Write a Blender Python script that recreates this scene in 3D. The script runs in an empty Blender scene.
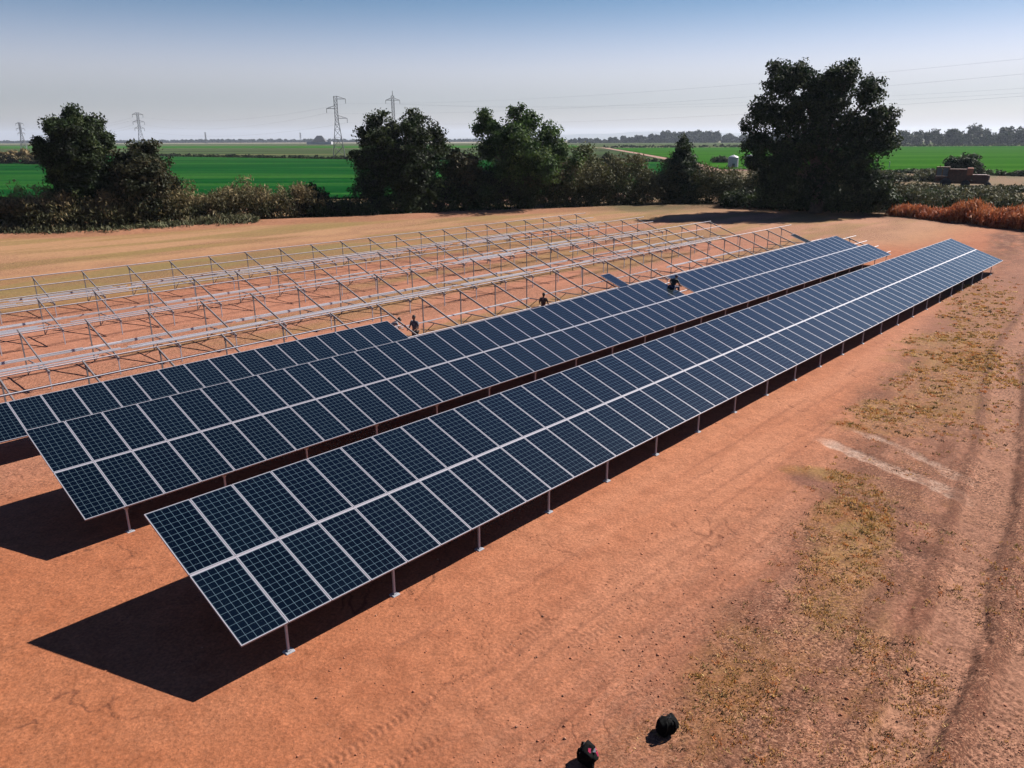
import bpy, math, random
import numpy as np
from mathutils import Vector
random.seed(7)
SC = bpy.context.scene
COL = SC.collection
rad = math.radians
rng = np.random.default_rng(11)

# ------------------------------------------------------------------ camera
CAM_H = 9.66
cam = bpy.data.cameras.new('camera'); camo = bpy.data.objects.new('camera', cam); COL.objects.link(camo)
cam.sensor_fit = 'HORIZONTAL'; cam.sensor_width = 36.0; cam.lens = 756.03 / 1024 * 36.0
cam.clip_start = 0.1; cam.clip_end = 60000
from mathutils import Matrix
camo.matrix_world = Matrix.Translation((0, 0, CAM_H)) @ Matrix.Rotation(rad(90 - 17.9), 4, 'X') @ Matrix.Rotation(rad(-0.2), 4, 'Z')
SC.camera = camo
# ------------------------------------------------------------------ light
SUN_AZ, SUN_EL = rad(57.4), rad(41.2)
w = bpy.data.worlds.new('World'); SC.world = w; w.use_nodes = True
nt = w.node_tree
sky = nt.nodes.new('ShaderNodeTexSky'); sky.sky_type = 'NISHITA'; sky.sun_disc = False
sky.sun_elevation = SUN_EL; sky.sun_rotation = SUN_AZ
sky.air_density = 1.25; sky.dust_density = 0.15; sky.ozone_density = 6.0; sky.altitude = 0
# added elevation tint on the sky: mauve low, darker blue above, cutting shadow fill
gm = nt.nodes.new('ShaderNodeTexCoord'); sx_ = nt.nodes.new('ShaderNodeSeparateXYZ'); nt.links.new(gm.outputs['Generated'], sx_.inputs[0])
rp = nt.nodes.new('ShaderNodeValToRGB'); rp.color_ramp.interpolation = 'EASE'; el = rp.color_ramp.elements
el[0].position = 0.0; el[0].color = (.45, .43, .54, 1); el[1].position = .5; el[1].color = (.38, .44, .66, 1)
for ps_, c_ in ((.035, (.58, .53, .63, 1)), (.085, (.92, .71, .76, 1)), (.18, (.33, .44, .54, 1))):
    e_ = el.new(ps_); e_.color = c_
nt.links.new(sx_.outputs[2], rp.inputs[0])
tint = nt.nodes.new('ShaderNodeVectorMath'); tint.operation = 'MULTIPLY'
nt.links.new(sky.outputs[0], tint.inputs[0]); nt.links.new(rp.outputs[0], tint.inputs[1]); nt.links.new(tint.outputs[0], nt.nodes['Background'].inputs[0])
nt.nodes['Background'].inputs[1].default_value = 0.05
sl = bpy.data.lights.new('sun', 'SUN'); sl.energy = 5.0; sl.angle = rad(0.5); sl.color = (1.0, 0.93, 0.84)
so = bpy.data.objects.new('sun', sl); COL.objects.link(so)
sd = Vector((math.sin(SUN_AZ)*math.cos(SUN_EL), math.cos(SUN_AZ)*math.cos(SUN_EL), math.sin(SUN_EL)))
so.rotation_euler = sd.to_track_quat('Z', 'Y').to_euler(); so.location = (60, 40, 80)
vs = SC.view_settings
vs.view_transform = 'Standard'; vs.look = 'None'; vs.gamma = 1.0; vs.use_curve_mapping = False; vs.exposure = 1.4
try:
    SC.cycles.volume_bounces = 0; SC.cycles.max_bounces = 6; SC.cycles.transparent_max_bounces = 8
except Exception: pass

# ------------------------------------------------------------------ helpers
def newmesh(name, V, F, mats, cols=None, smooth=False, uv=None, mi=None):
    """V (n,3) array, F: (m,k) array or list of tuples."""
    me = bpy.data.meshes.new(name)
    V = np.asarray(V, dtype=np.float32)
    if isinstance(F, np.ndarray):
        m, k = F.shape
        me.vertices.add(len(V)); me.vertices.foreach_set('co', V.ravel())
        me.loops.add(m*k); me.loops.foreach_set('vertex_index', F.astype(np.int32).ravel())
        me.polygons.add(m); me.polygons.foreach_set('loop_start', np.arange(0, m*k, k, dtype=np.int32))
        try: me.polygons.foreach_set('loop_total', np.full(m, k, dtype=np.int32))
        except Exception: pass
        me.update(calc_edges=True); me.validate()
    else:
        me.from_pydata(V.tolist(), [], F)
    for m_ in (mats if isinstance(mats, (list, tuple)) else [mats]): me.materials.append(m_)
    if mi is not None: me.polygons.foreach_set('material_index', np.asarray(mi, dtype=np.int32))
    if cols is not None:
        a = me.color_attributes.new('Col', 'FLOAT_COLOR', 'POINT')
        c = np.ones((len(V), 4), dtype=np.float32); c[:, :3] = cols
        a.data.foreach_set('color', c.ravel())
    if uv is not None:
        l = me.uv_layers.new(name='UVMap'); l.data.foreach_set('uv', np.asarray(uv, dtype=np.float32).ravel())
    if smooth: me.polygons.foreach_set('use_smooth', np.ones(len(me.polygons), dtype=bool))
    me.update()
    return me

def link(name, me, parent=None, loc=(0, 0, 0), rot=(0, 0, 0)):
    o = bpy.data.objects.new(name, me); COL.objects.link(o)
    o.location = loc; o.rotation_euler = rot
    if parent is not None: o.parent = parent
    return o

def tag(o, label=None, cat=None, group=None, kind=None):
    if label: o['label'] = label
    if cat: o['category'] = cat
    if group: o['group'] = group
    if kind: o['kind'] = kind
    return o

def thing(name, label, cat, loc=(0, 0, 0), rz=0.0, group=None):
    return tag(link(name, None, None, loc, (0, 0, rz)), label, cat, group)

class MB:
    def __init__(s): s.V = []; s.F = []; s.M = []; s.n = 0
    def add(s, v, f, m=0):
        v = np.asarray(v, float); s.V.append(v)
        for q in f: s.F.append(tuple(int(i)+s.n for i in q)); s.M.append(m)
        s.n += len(v); return s
    def box(s, x0, x1, y0, y1, z0, z1, m=0):
        v = [(x, y, z) for z in (z0, z1) for y in (y0, y1) for x in (x0, x1)]
        return s.add(v, [(0,2,3,1),(4,5,7,6),(0,1,5,4),(2,6,7,3),(0,4,6,2),(1,3,7,5)], m)
    def bbox(s, x0, x1, y0, y1, z0, z1, b=0.02, m=0):     # chamfered box
        v = []; 
        for sx, X in ((1, x0), (-1, x1)):
            for sy, Y in ((1, y0), (-1, y1)):
                for sz, Z in ((1, z0), (-1, z1)):
                    v += [(X, Y+sy*b, Z+sz*b), (X+sx*b, Y, Z+sz*b), (X+sx*b, Y+sy*b, Z)]
        import bmesh
        bm = bmesh.new(); vv = [bm.verts.new(p) for p in v]
        r = bmesh.ops.convex_hull(bm, input=vv); bm.verts.index_update()
        bm.verts.ensure_lookup_table()
        V = [tuple(q.co) for q in bm.verts]; F = [[q.index for q in f.verts] for f in bm.faces]; bm.free()
        return s.add(V, F, m)
    def tube(s, pts, r, seg=8, m=0, cap=True):
        pts = np.asarray(pts, float); n = len(pts)
        r = np.full(n, r, float) if np.isscalar(r) else np.asarray(r, float)
        T = np.gradient(pts, axis=0); T /= np.linalg.norm(T, axis=1)[:, None] + 1e-12
        ref = np.array([0, 0, 1.0]) if abs(T[0][2]) < .9 else np.array([1.0, 0, 0])
        V = []
        for i in range(n):
            a = np.cross(T[i], ref); a /= np.linalg.norm(a)+1e-12; b = np.cross(T[i], a)
            ref = np.cross(a, T[i]); ref /= np.linalg.norm(ref)+1e-12
            for k in range(seg):
                t = 2*math.pi*k/seg; V.append(pts[i]+r[i]*(a*math.cos(t)+b*math.sin(t)))
        F = []
        for i in range(n-1):
            for k in range(seg):
                k2 = (k+1) % seg; F.append((i*seg+k, i*seg+k2, (i+1)*seg+k2, (i+1)*seg+k))
        if cap: F.append(tuple(range(seg-1, -1, -1))); F.append(tuple((n-1)*seg+k for k in range(seg)))
        return s.add(V, F, m)
    def bar(s, a, b, w_, h_, m=0):     # rectangular bar from a to b
        a = np.array(a, float); b = np.array(b, float); t = b-a; t /= np.linalg.norm(t)
        up = np.array([0, 0, 1.0]) if abs(t[2]) < .95 else np.array([0, 1.0, 0])
        x = np.cross(t, up); x /= np.linalg.norm(x); y = np.cross(x, t)
        v = [p + sx*x*w_/2 + sy*y*h_/2 for p in (a, b) for sx, sy in ((-1,-1),(1,-1),(1,1),(-1,1))]
        return s.add(v, [(3,2,1,0),(4,5,6,7),(0,1,5,4),(1,2,6,5),(2,3,7,6),(3,0,4,7)], m)
    def lathe(s, prof, cx=0, cy=0, seg=24, m=0):
        V = [(cx+r*math.cos(2*math.pi*k/seg), cy+r*math.sin(2*math.pi*k/seg), z) for r, z in prof for k in range(seg)]
        F = []
        for i in range(len(prof)-1):
            for k in range(seg):
                k2 = (k+1) % seg; F.append((i*seg+k, i*seg+k2, (i+1)*seg+k2, (i+1)*seg+k))
        F.append(tuple(range(seg-1, -1, -1))); F.append(tuple((len(prof)-1)*seg+k for k in range(seg)))
        return s.add(V, F, m)
    def ball(s, c, r, seg=14, rings=9, m=0, fn=None):
        c = np.array(c, float); r = np.array([r]*3 if np.isscalar(r) else r, float)
        V = [];
        for i in range(rings+1):
            th = math.pi*i/rings
            for k in range(seg):
                ph = 2*math.pi*k/seg; d = np.array([math.sin(th)*math.cos(ph), math.sin(th)*math.sin(ph), math.cos(th)])
                q = c+d*r
                V.append(fn(q, d) if fn else q)
        F = [(i*seg+k, (i+1)*seg+k, (i+1)*seg+(k+1) % seg, i*seg+(k+1) % seg) for i in range(rings) for k in range(seg)]
        return s.add(V, F, m)
    def mesh(s, name, mats, smooth=False, uv=None):
        return newmesh(name, np.vstack(s.V), s.F, mats, smooth=smooth, mi=s.M, uv=uv)
    def build(s, name, mats, parent=None, loc=(0, 0, 0), rot=(0, 0, 0), smooth=False):
        return link(name, s.mesh(name, mats, smooth), parent, loc, rot)

KD = .67
def mat(name, col, rough=0.6, metal=0.0, spec=0.5, noise=None, bump=None):
    col = tuple(c*KD for c in col)
    m = bpy.data.materials.new(name); m.use_nodes = True; n = m.node_tree.nodes; L = m.node_tree.links
    b = n['Principled BSDF']; b.inputs['Base Color'].default_value = (*col, 1); b.inputs['Roughness'].default_value = rough
    b.inputs['Metallic'].default_value = metal; b.inputs['Specular IOR Level'].default_value = spec
    if noise:
        sc, amt = noise
        tc = n.new('ShaderNodeTexCoord'); t = n.new('ShaderNodeTexNoise'); t.inputs['Scale'].default_value = sc; t.inputs['Detail'].default_value = 4
        r = n.new('ShaderNodeMapRange'); r.inputs[1].default_value = .3; r.inputs[2].default_value = .7
        r.inputs[3].default_value = 1-amt; r.inputs[4].default_value = 1+amt
        mx = n.new('ShaderNodeVectorMath'); mx.operation = 'SCALE'; mx.inputs[0].default_value = col
        L.new(tc.outputs['Object'], t.inputs['Vector']); L.new(t.outputs['Fac'], r.inputs[0]); L.new(r.outputs[0], mx.inputs['Scale'])
        L.new(mx.outputs[0], b.inputs['Base Color'])
        if bump:
            bp = n.new('ShaderNodeBump'); bp.inputs['Strength'].default_value = bump[0]; bp.inputs['Distance'].default_value = bump[1]
            L.new(t.outputs['Fac'], bp.inputs['Height']); L.new(bp.outputs[0], b.inputs['Normal'])
    return m

def colmat(name, rough=0.9, spec=0.2, trans=0.0, noise=None, bump=None, noise2=None):
    """material that takes the surface's own colour from the Col attribute, broken up by fine noise"""
    m = bpy.data.materials.new(name); m.use_nodes = True; n = m.node_tree.nodes; L = m.node_tree.links
    b = n['Principled BSDF']; b.inputs['Roughness'].default_value = rough; b.inputs['Specular IOR Level'].default_value = spec
    at = n.new('ShaderNodeAttribute'); at.attribute_name = 'Col'
    src = at.outputs['Color']
    tc = n.new('ShaderNodeTexCoord')
    hs = []
    for nz in (noise, noise2):
        if nz:
            sc, amt = nz
            t = n.new('ShaderNodeTexNoise'); t.inputs['Scale'].default_value = sc; t.inputs['Detail'].default_value = 6; t.inputs['Roughness'].default_value = .65
            r = n.new('ShaderNodeMapRange'); r.inputs[1].default_value = .3; r.inputs[2].default_value = .7
            r.inputs[3].default_value = 1-amt; r.inputs[4].default_value = 1+amt
            mx = n.new('ShaderNodeVectorMath'); mx.operation = 'SCALE'
            L.new(tc.outputs['Object'], t.inputs['Vector']); L.new(t.outputs['Fac'], r.inputs[0]); L.new(r.outputs[0], mx.inputs['Scale'])
            L.new(src, mx.inputs[0]); src = mx.outputs[0]; hs.append(t.outputs['Fac'])
    L.new(src, b.inputs['Base Color'])
    if bump and hs:
        prev = None
        for h_ in hs:
            bp = n.new('ShaderNodeBump'); bp.inputs['Strength'].default_value = bump[0]; bp.inputs['Distance'].default_value = bump[1]*(1 if h_ is hs[0] else 4)
            L.new(h_, bp.inputs['Height'])
            if prev: L.new(prev, bp.inputs['Normal'])
            prev = bp.outputs[0]
        L.new(prev, b.inputs['Normal'])
    if trans > 0:
        tr = n.new('ShaderNodeBsdfTranslucent'); L.new(src, tr.inputs['Color']); ms = n.new('ShaderNodeMixShader'); ms.inputs[0].default_value = trans
        L.new(b.outputs[0], ms.inputs[1]); L.new(tr.outputs[0], ms.inputs[2]); L.new(ms.outputs[0], n['Material Output'].inputs['Surface'])
    return m

# value noise -------------------------------------------------------
_P = np.random.default_rng(5).random((512, 512))
def vnoise(x, y, seed=0):
    xi = np.floor(x).astype(np.int64); yi = np.floor(y).astype(np.int64); fx = x-xi; fy = y-yi
    fx = fx*fx*(3-2*fx); fy = fy*fy*(3-2*fy)
    a = lambda i, j: _P[(i+seed*37) % 512, (j+seed*91) % 512]
    return (a(xi, yi)*(1-fx)+a(xi+1, yi)*fx)*(1-fy)+(a(xi, yi+1)*(1-fx)+a(xi+1, yi+1)*fx)*fy
def fbm(x, y, oct=4, seed=0, gain=.5):
    s = 0; t = 0; a = 1
    for o in range(oct):
        s = s+a*vnoise(x*2**o, y*2**o, seed+o); t += a; a *= gain
    return s/t
def sm(e0, e1, x): t = np.clip((x-e0)/(e1-e0), 0, 1); return t*t*(3-2*t)
def polydist(X, Y, pts):
    d = np.full(X.shape, 1e9); along = np.zeros(X.shape); acc = 0
    for (x0, y0), (x1, y1) in zip(pts[:-1], pts[1:]):
        L_ = math.hypot(x1-x0, y1-y0); t = np.clip(((X-x0)*(x1-x0)+(Y-y0)*(y1-y0))/L_**2, 0, 1)
        dd = np.hypot(X-x0-t*(x1-x0), Y-y0-t*(y1-y0)); k = dd < d
        along = np.where(k, acc+t*L_, along); d = np.where(k, dd, d); acc += L_
    return d, along

# ------------------------------------------------------------------ site frame
YAW = rad(42.8); TILT = rad(19.76)
R = np.array([math.sin(YAW), math.cos(YAW)]); UH = np.array([-math.cos(YAW), math.sin(YAW)])
A0 = np.array([-4.977, 11.71]); ROWD = 7.336; RZ = rad(90)-YAW
def site(s, wv): return A0 + s*R + wv*UH           # along the rows, up the slope

# ------------------------------------------------------------------ ground
SOIL = .42
def ground_layers(X, Y, detail=True):
    """own colour of the soil, heights, and how weedy each spot is"""
    S = (X-A0[0])*R[0]+(Y-A0[1])*R[1]; W = (X-A0[0])*UH[0]+(Y-A0[1])*UH[1]
    big = fbm(X/14, Y/14, 4, 1); mid = fbm(X/3.1, Y/3.1, 4, 9); fine = fbm(X/.55, Y/.55, 4, 17)
    str_ = fbm(S/9, W/.55, 4, 23); strf = fbm(S/2.2, W/.16, 3, 29)
    D = np.hypot(X, Y)
    def C(*c): c = np.array(c); g_ = c.mean(); return c*SOIL
    col = np.empty(X.shape+(3,))
    def mixc(k, c): 
        nonlocal col
        k = np.clip(k, 0, 1)[..., None]; col = col*(1-k)+C(*c)*k
    col[:] = C(.52, .195, .10)
    mixc(sm(.45, .75, mid)*.55, (.53, .225, .125)); mixc(sm(.5, .2, big)*.4, (.40, .13, .062))
    mixc(sm(.47, .7, fine)*.45, (.36, .12, .06))
    mixc(sm(6, -6, S)*sm(30, 5, W)*.6, (.44, .148, .06))
    mixc(sm(1, -1, W)*sm(-8, -6, W-.12*S)*sm(1, 9, S)*(.35+.65*sm(.35, .65, fbm(S/8, W/1.1, 4, 191)))*.75, (.64, .275, .155))
    right = sm(-1.5, -9.5, W+2*(big-.5))*sm(-6, 8, S)          # trafficked strip in front of the arrays
    mixc(right*.85, (.43, .185, .115)); mixc(right*sm(.50, .70, str_)*.6, (.54, .27, .185)); mixc(right*sm(.5, .3, str_)*.75, (.25, .10, .062)); mixc(right*sm(.55, .7, strf)*.5, (.22, .09, .06)); mixc(right*sm(.45, .3, strf)*.4, (.56, .30, .21)); rr_ = sm(.8, -1.2, W+6.6-.14*S+2.2*(mid-.5))*sm(-2, 3, S); TT = X*.57+Y*.82; NN = X*.82-Y*.57; mixc(rr_*sm(.40, .53, fbm(TT/4.5, NN/.9, 5, 151, .6))*.9, (.15, .056, .033)); mixc(rr_*sm(.52, .38, fbm(TT/1.6, NN/.45, 4, 157, .62))*.45, (.58, .30, .20)); mixc(rr_*sm(.54, .66, fbm(X/.9, Y/.9, 4, 161, .62))*.5, (.36, .17, .065)); mixc(rr_*sm(.50, .62, fbm(X/.38, Y/.38, 3, 163, .62))*.55, (.13, .055, .035))
    mixc(sm(22, 45, S)*sm(3, -2, W)*.6, (.48, .22, .15))
    far = sm(38, 60, W)+sm(66, 78, S)*sm(5, 15, W); far = np.clip(far, 0, 1)
    mixc(far*.85, (.54, .325, .175))
    und = sm(10, 16, W)*sm(44, 36, W)
    mixc(und*.6, (.54, .26, .18))
    bandf = fbm(S/16, W/3.0, 4, 51)
    g0 = sm(12, 20, W)*sm(.5, .68, bandf)*.75
    mixc(g0, (.34, .22, .085))
    g1 = sm(41, 46, W)*sm(.46, .62, fbm(S/22, W/3.2, 4, 33)); mixc(g1*.8, (.33, .23, .09))
    g1b = sm(38, 41, W)*sm(56, 50, W)*sm(75, 60, S)*sm(.35, .6, fbm(S/12, W/3, 3, 35)); mixc(g1b*.6, (.27, .21, .085))
    # far berm at the hedge foot
    weedy = np.zeros(X.shape)
    # dry weed patches in front of the arrays, right side
    def patch(cx, cy, a, b, ang, k):
        a, b = a*.98, b*1.0
        ca, sa = math.cos(ang), math.sin(ang); u = ((X-cx)*ca+(Y-cy)*sa)/a; v = (-(X-cx)*sa+(Y-cy)*ca)/b
        d = u*u+v*v + 2.6*(fbm(X/1.3, Y/1.3, 5, 41, .62)-.5); return sm(1.5, -.1, d)*k
    pa = np.maximum(patch(20.5, 33.0, 9.5, 2.6, rad(56), 1), patch(15.0, 26.3, 3.4, 1.8, rad(30), .9))
    pb = np.maximum(patch(8.6, 17.0, 3.6, 1.1, rad(62), .95), patch(6.9, 13.8, 2.6, 1.1, rad(56), .8))
    pb = np.maximum(pb, patch(9.3, 20.9, 1.1, .5, rad(-20), .9))
    pc = np.maximum(patch(4.6, 11.8, 3.2, 1.3, rad(45), .55), patch(7.0, 11.3, 2.2, .8, rad(55), .6))
    pd = patch(28, 44, 9, 2.0, rad(56), .5)
    wz = np.clip(np.maximum.reduce([pa, pb, pc, pd]), 0, 1)
    mixc(wz*.85, (.37, .185, .055)); mixc(wz*sm(.45, .7, fine)*.6, (.20, .13, .05)); mixc(wz*sm(.5, .75, mid)*.6, (.36, .13, .045)); mixc(wz*sm(.5, .4, fine)*.4, (.46, .30, .14))
    mixc(pb*sm(.4, .7, fbm(X/.8, Y/.8, 3, 77))*.6, (.27, .18, .055))
    h = .05*(big-.5)+.035*(mid-.5)+.022*(fine-.5)*(1+right)
    if detail:
        # darker damp soil next to the crossing tracks
        dk, _ = polydist(X, Y, [(8.6, 20.6), (9.9, 19.0), (11.8, 17.6)]); k = sm(.75, .1, dk+.7*(fine-.5))*.75; mixc(k, (.19, .085, .065))
        dk, al = polydist(X, Y, [(10.1, 16.6), (8.2, 14.6), (6.2, 12.3), (4.8, 11.1), (3.3, 9.6)]); k = sm(.5, .1, dk+.5*(fine-.5))*.75; mixc(k, (.20, .09, .062)); h -= .05*sm(.45, .1, dk)
        tr = (np.sin(al*2*math.pi/.16+dk*6) > 0)*sm(.35, .2, dk); h += .012*tr
        dk, _ = polydist(X, Y, [(9.6, 16.5), (11.2, 15.6), (12.3, 15.4)]); k = sm(.22, .02, dk+.3*(fine-.5))*.8; mixc(k, (.13, .07, .055)); h -= .04*k
        # two pale dried tracks crossing
        for pts, wd, st in (([(10.3, 23.9), (11.2, 22.2), (12.75, 19.4)], .36, .95), ([(11.7, 24.8), (12.6, 23.3), (13.5, 20.4)], .34, .8)):
            dk, al = polydist(X, Y, pts); e = dk+.42*(fine-.5)+.25*(mid-.5); tot = 5.0
            k = sm(wd, wd*.45, e)*st*sm(-.2, 1.2, al)*(.45+.55*sm(.35, .55, fbm(X/.35, Y/.35, 3, 61)))
            mixc(k*.95, (.80, .58, .46)); h -= .03*k
        # wheel tracks on the right
        for off, wd in ((0, .55), (1.9, .55)):
            pts = [(36+off, 50), (22.8+off, 33.4), (17.1+off, 24.5), (12.4+off, 17.8), (9.2+off, 13.3), (6.6+off*.95, 10.3), (4.6+off*.9, 8.2)]
            dk, al = polydist(X, Y, pts)
            k = sm(wd, wd*.65, dk+.5*(mid-.5)+.25*(fine-.5)); mixc(k*.7, (.60, .32, .215)); h -= .08*k; tb = (np.sin(al*2*math.pi/.2+dk*9) > .2)*k*sm(.45, .6, fbm(X/1.4, Y/1.4, 3, 205)); mixc(tb*.35, (.24, .10, .065)); h += .015*tb
            k2 = sm(.26, .06, np.abs(dk-wd-.14)+.25*(fine-.5)); h += .05*k2; mixc(k2*.8, (.15, .06, .038))
            wz = wz*(1-.8*k)
        # tyre tread marks parallel to the first row
        for w0, w1_, s0, s1 in ((-2.6, -3.1, -3, 13), (-3.3, -4.4, -3, 16), (-5.2, -6.6, -3, 12), (-6.4, -5.2, 8, 22), (-7.3, -8.4, 2, 16), (-2.3, -2.6, 16, 34), (-4.6, -3.4, 14, 30)):
            p0 = site(s0, w0); p1 = site(s1, w1_)
            dk, al = polydist(X, Y, [tuple(p0), tuple(p1)])
            on = sm(.17, .1, dk+.12*(fine-.5))*sm(.44, .6, fbm(X/1.1, Y/1.1, 3, 71+int(abs(w0)*10)))
            t = np.sin(al*2*math.pi/.13+dk*14)
            h += .014*on*(t*.5); h -= .010*on; mixc(on*.35*(t < -.3), (.24, .095, .06))
        for q in range(26):                                      # long faint scrape lines
            w0 = -1.2-q*.47; jj = vnoise(np.array([q*3.3]), np.array([.5]), 3)[0]
            dl = np.abs(W-w0-.5*(jj-.5)*S/10-.35*(fbm(S/5, np.full_like(S, q*1.7), 2, 81)-.5)); on = sm(.09, .02, dl)*sm(.5, .65, vnoise(S/3.5+q*7, np.full_like(S, q*5.1), 83))
            mixc(on*.35, (.27, .105, .065)); h -= .018*on
        # fine dry cracks in the near soil
        cr = np.abs(fbm(X/1.1+.3*fine, Y/2.6+.3*fine, 3, 91, .45)-.5); on = sm(.007, .002, cr)*sm(.48, .58, fbm(X/2.5, Y/2.5, 2, 95)); mixc(on*.7, (.17, .06, .035)); h -= .006*on
        # dark specks
        sp = fbm(X/.12, Y/.12, 2, 101); on = sm(.80, .88, sp)*(.35+.65*right); mixc(on*.55, (.19, .075, .045))
    mixc(rr_*.34*(1-wz), (.26, .10, .058))
    weedy = np.clip((wz*.75*sm(.36, .62, fbm(X/.9, Y/.9, 4, 140, .6)) + rr_*.16*sm(.42, .65, fbm(X/.7, Y/.7, 3, 143))*sm(.4, .6, mid))+.3*g1*sm(50, 40, D), 0, 1)
    # berm in front of the hedge
    hd, _ = polydist(X, Y, [(-90, 78), (-55, 82.5), (-44.4, 85), (-32.2, 94.5), (-20.8, 99), (-8.4, 105), (4.1, 109.5), (19.3, 115.5), (34.6, 116.5)])
    k = sm(4.0, 1.0, np.abs(hd-1.0)+1.5*(mid-.5)); mixc(k*.7, (.44, .19, .12)); h += .35*sm(3, .5, hd)
    hd, _ = polydist(X, Y, [(45, 103), (53, 96), (57, 86), (62, 78), (80, 70)]); k = sm(5, 1, hd+2*(mid-.5)); mixc(k*.7, (.30, .13, .095)); h += .12*k*(mid-.3)
    fz = sm(105, 125, D+20*(big-.5)); mixc(fz, (.24, .17, .085)); mixc(fz*sm(.45, .6, fbm(X/9, Y/9, 3, 197))*.8, (.12, .115, .05))
    fz = sm(300, 500, D); mixc(fz, (.17, .18, .085)); mixc(fz*sm(.45, .6, fbm(X/400, Y/90, 3, 7)), (.30, .26, .15))
    h *= sm(400, 120, D)
    return col, h, weedy

def make_ground():
    th = np.concatenate([np.linspace(-180, -50, 48, endpoint=False), np.linspace(-50, 50, 800, endpoint=False), np.linspace(50, 180, 48, endpoint=False)])
    th = np.radians(th)
    r1 = 5*np.exp(np.arange(0, 1000)*.0038); r1 = r1[r1 < 150]
    r2 = 150*np.exp(np.arange(0, 60)*.082); r2 = np.append(r2[r2 < 17000], 17000)
    r = np.concatenate([[0.5, 2, 3.5], r1, r2])
    TH, RR = np.meshgrid(th, r); X = RR*np.sin(TH); Y = RR*np.cos(TH)
    n, m = X.shape; q = int(np.searchsorted(r, 58))
    c1, h1, _ = ground_layers(X[:q], Y[:q]); c2, h2, _ = ground_layers(X[q:], Y[q:], False)
    col = np.concatenate([c1, c2]); h = np.concatenate([h1, h2])
    V = np.stack([X, Y, h], -1).reshape(-1, 3)
    i = np.arange(n-1)[:, None]*m; j = np.arange(m)[None, :]; j2 = (j+1) % m
    F = np.stack([i+j, i+j2, i+m+j2, i+m+j], -1).reshape(-1, 4)[:, ::-1]
    V = np.vstack([V, [[0, 0, 0]]]); c = np.vstack([col.reshape(-1, 3), col.reshape(-1, 3)[:1]])
    me = newmesh('ground', V, F, M_ground, cols=c, smooth=True)
    S = (V[:, 0]-A0[0])*R[0]+(V[:, 1]-A0[1])*R[1]; W = (V[:, 0]-A0[0])*UH[0]+(V[:, 1]-A0[1])*UH[1]
    lit = (.22*sm(-1, -6, W)*sm(-2, 6, S)+.9*sm(1.2, -1.4, W+6.6-.14*S+2.5*(fbm(V[:, 0]/5, V[:, 1]/5, 3, 171)-.5))*sm(-3, 3, S))*(.35+.65*sm(.35, .6, fbm(V[:, 0]/1.7, V[:, 1]/1.7, 3, 173)))*sm(90, 60, np.hypot(V[:, 0], V[:, 1]))
    lit = np.maximum(lit, .75*sm(9, 14, W)*sm(75, 60, W)*sm(.38, .62, fbm(S/6, W/2, 3, 177)))
    a = me.attributes.new('Litter', 'FLOAT', 'POINT'); a.data.foreach_set('value', lit.astype(np.float32))
    return tag(link('ground', me), kind='structure')
M_ground = colmat('dry_soil', rough=.95, spec=.08, noise=(15, .34), noise2=(2.3, .16), bump=(.5, .025))
def soil_specks():
    n = M_ground.node_tree.nodes; L = M_ground.node_tree.links; b = n['Principled BSDF']; src = b.inputs['Base Color'].links[0].from_socket
    tc = n.new('ShaderNodeTexCoord'); at = n.new('ShaderNodeAttribute'); at.attribute_name = 'Litter'
    for sc, lo, hi, col, base, gain, st in ((5, .53, .60, (.10, .045, .028), .14, .6, 1), (9, .54, .585, (.040, .018, .012), .06, .94, 1), (19, .53, .57, (.055, .024, .015), .12, .85, 1), (13, .55, .61, (.36, .185, .115), .06, .42, 1), (30, .54, .58, (.30, .155, .095), .06, .5, 1)):
        mp = n.new('ShaderNodeMapping'); mp.inputs['Location'].default_value = (sc, sc*2, 0); mp.inputs['Rotation'].default_value = (0, 0, -RZ); mp.inputs['Scale'].default_value = (.85, 1.15, 1)
        t = n.new('ShaderNodeTexNoise'); t.inputs['Scale'].default_value = sc; t.inputs['Detail'].default_value = 5; t.inputs['Roughness'].default_value = .7
        r = n.new('ShaderNodeMapRange'); r.inputs[1].default_value = lo; r.inputs[2].default_value = hi
        a = n.new('ShaderNodeMath'); a.operation = 'MULTIPLY_ADD'; a.inputs[1].default_value = gain; a.inputs[2].default_value = base; L.new(at.outputs['Fac'], a.inputs[0])
        m_ = n.new('ShaderNodeMath'); m_.operation = 'MULTIPLY'; m_.use_clamp = True; L.new(r.outputs[0], m_.inputs[0]); L.new(a.outputs[0], m_.inputs[1])
        mx = n.new('ShaderNodeMix'); mx.data_type = 'RGBA'; mx.inputs[7].default_value = (*col, 1)
        L.new(tc.outputs['Object'], mp.inputs[0]); L.new(mp.outputs[0], t.inputs['Vector']); L.new(t.outputs['Fac'], r.inputs[0]); L.new(m_.outputs[0], mx.inputs[0]); L.new(src, mx.inputs[6]); src = mx.outputs[2]
    L.new(src, b.inputs['Base Color'])
soil_specks()
make_ground()

def sheet(name, pts, z, m=None, kind='structure'):
    pts = np.array(pts, float); n = len(pts)
    V = [(x, y, z) for x, y in pts] + [(x, y, -0.3) for x, y in pts]
    F = [tuple(range(n))]+[(i, i+n, (i+1) % n+n, (i+1) % n) for i in range(n)]
    me = newmesh(name, np.array(V), F, m)
    return tag(link(name, me), kind=kind)

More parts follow.
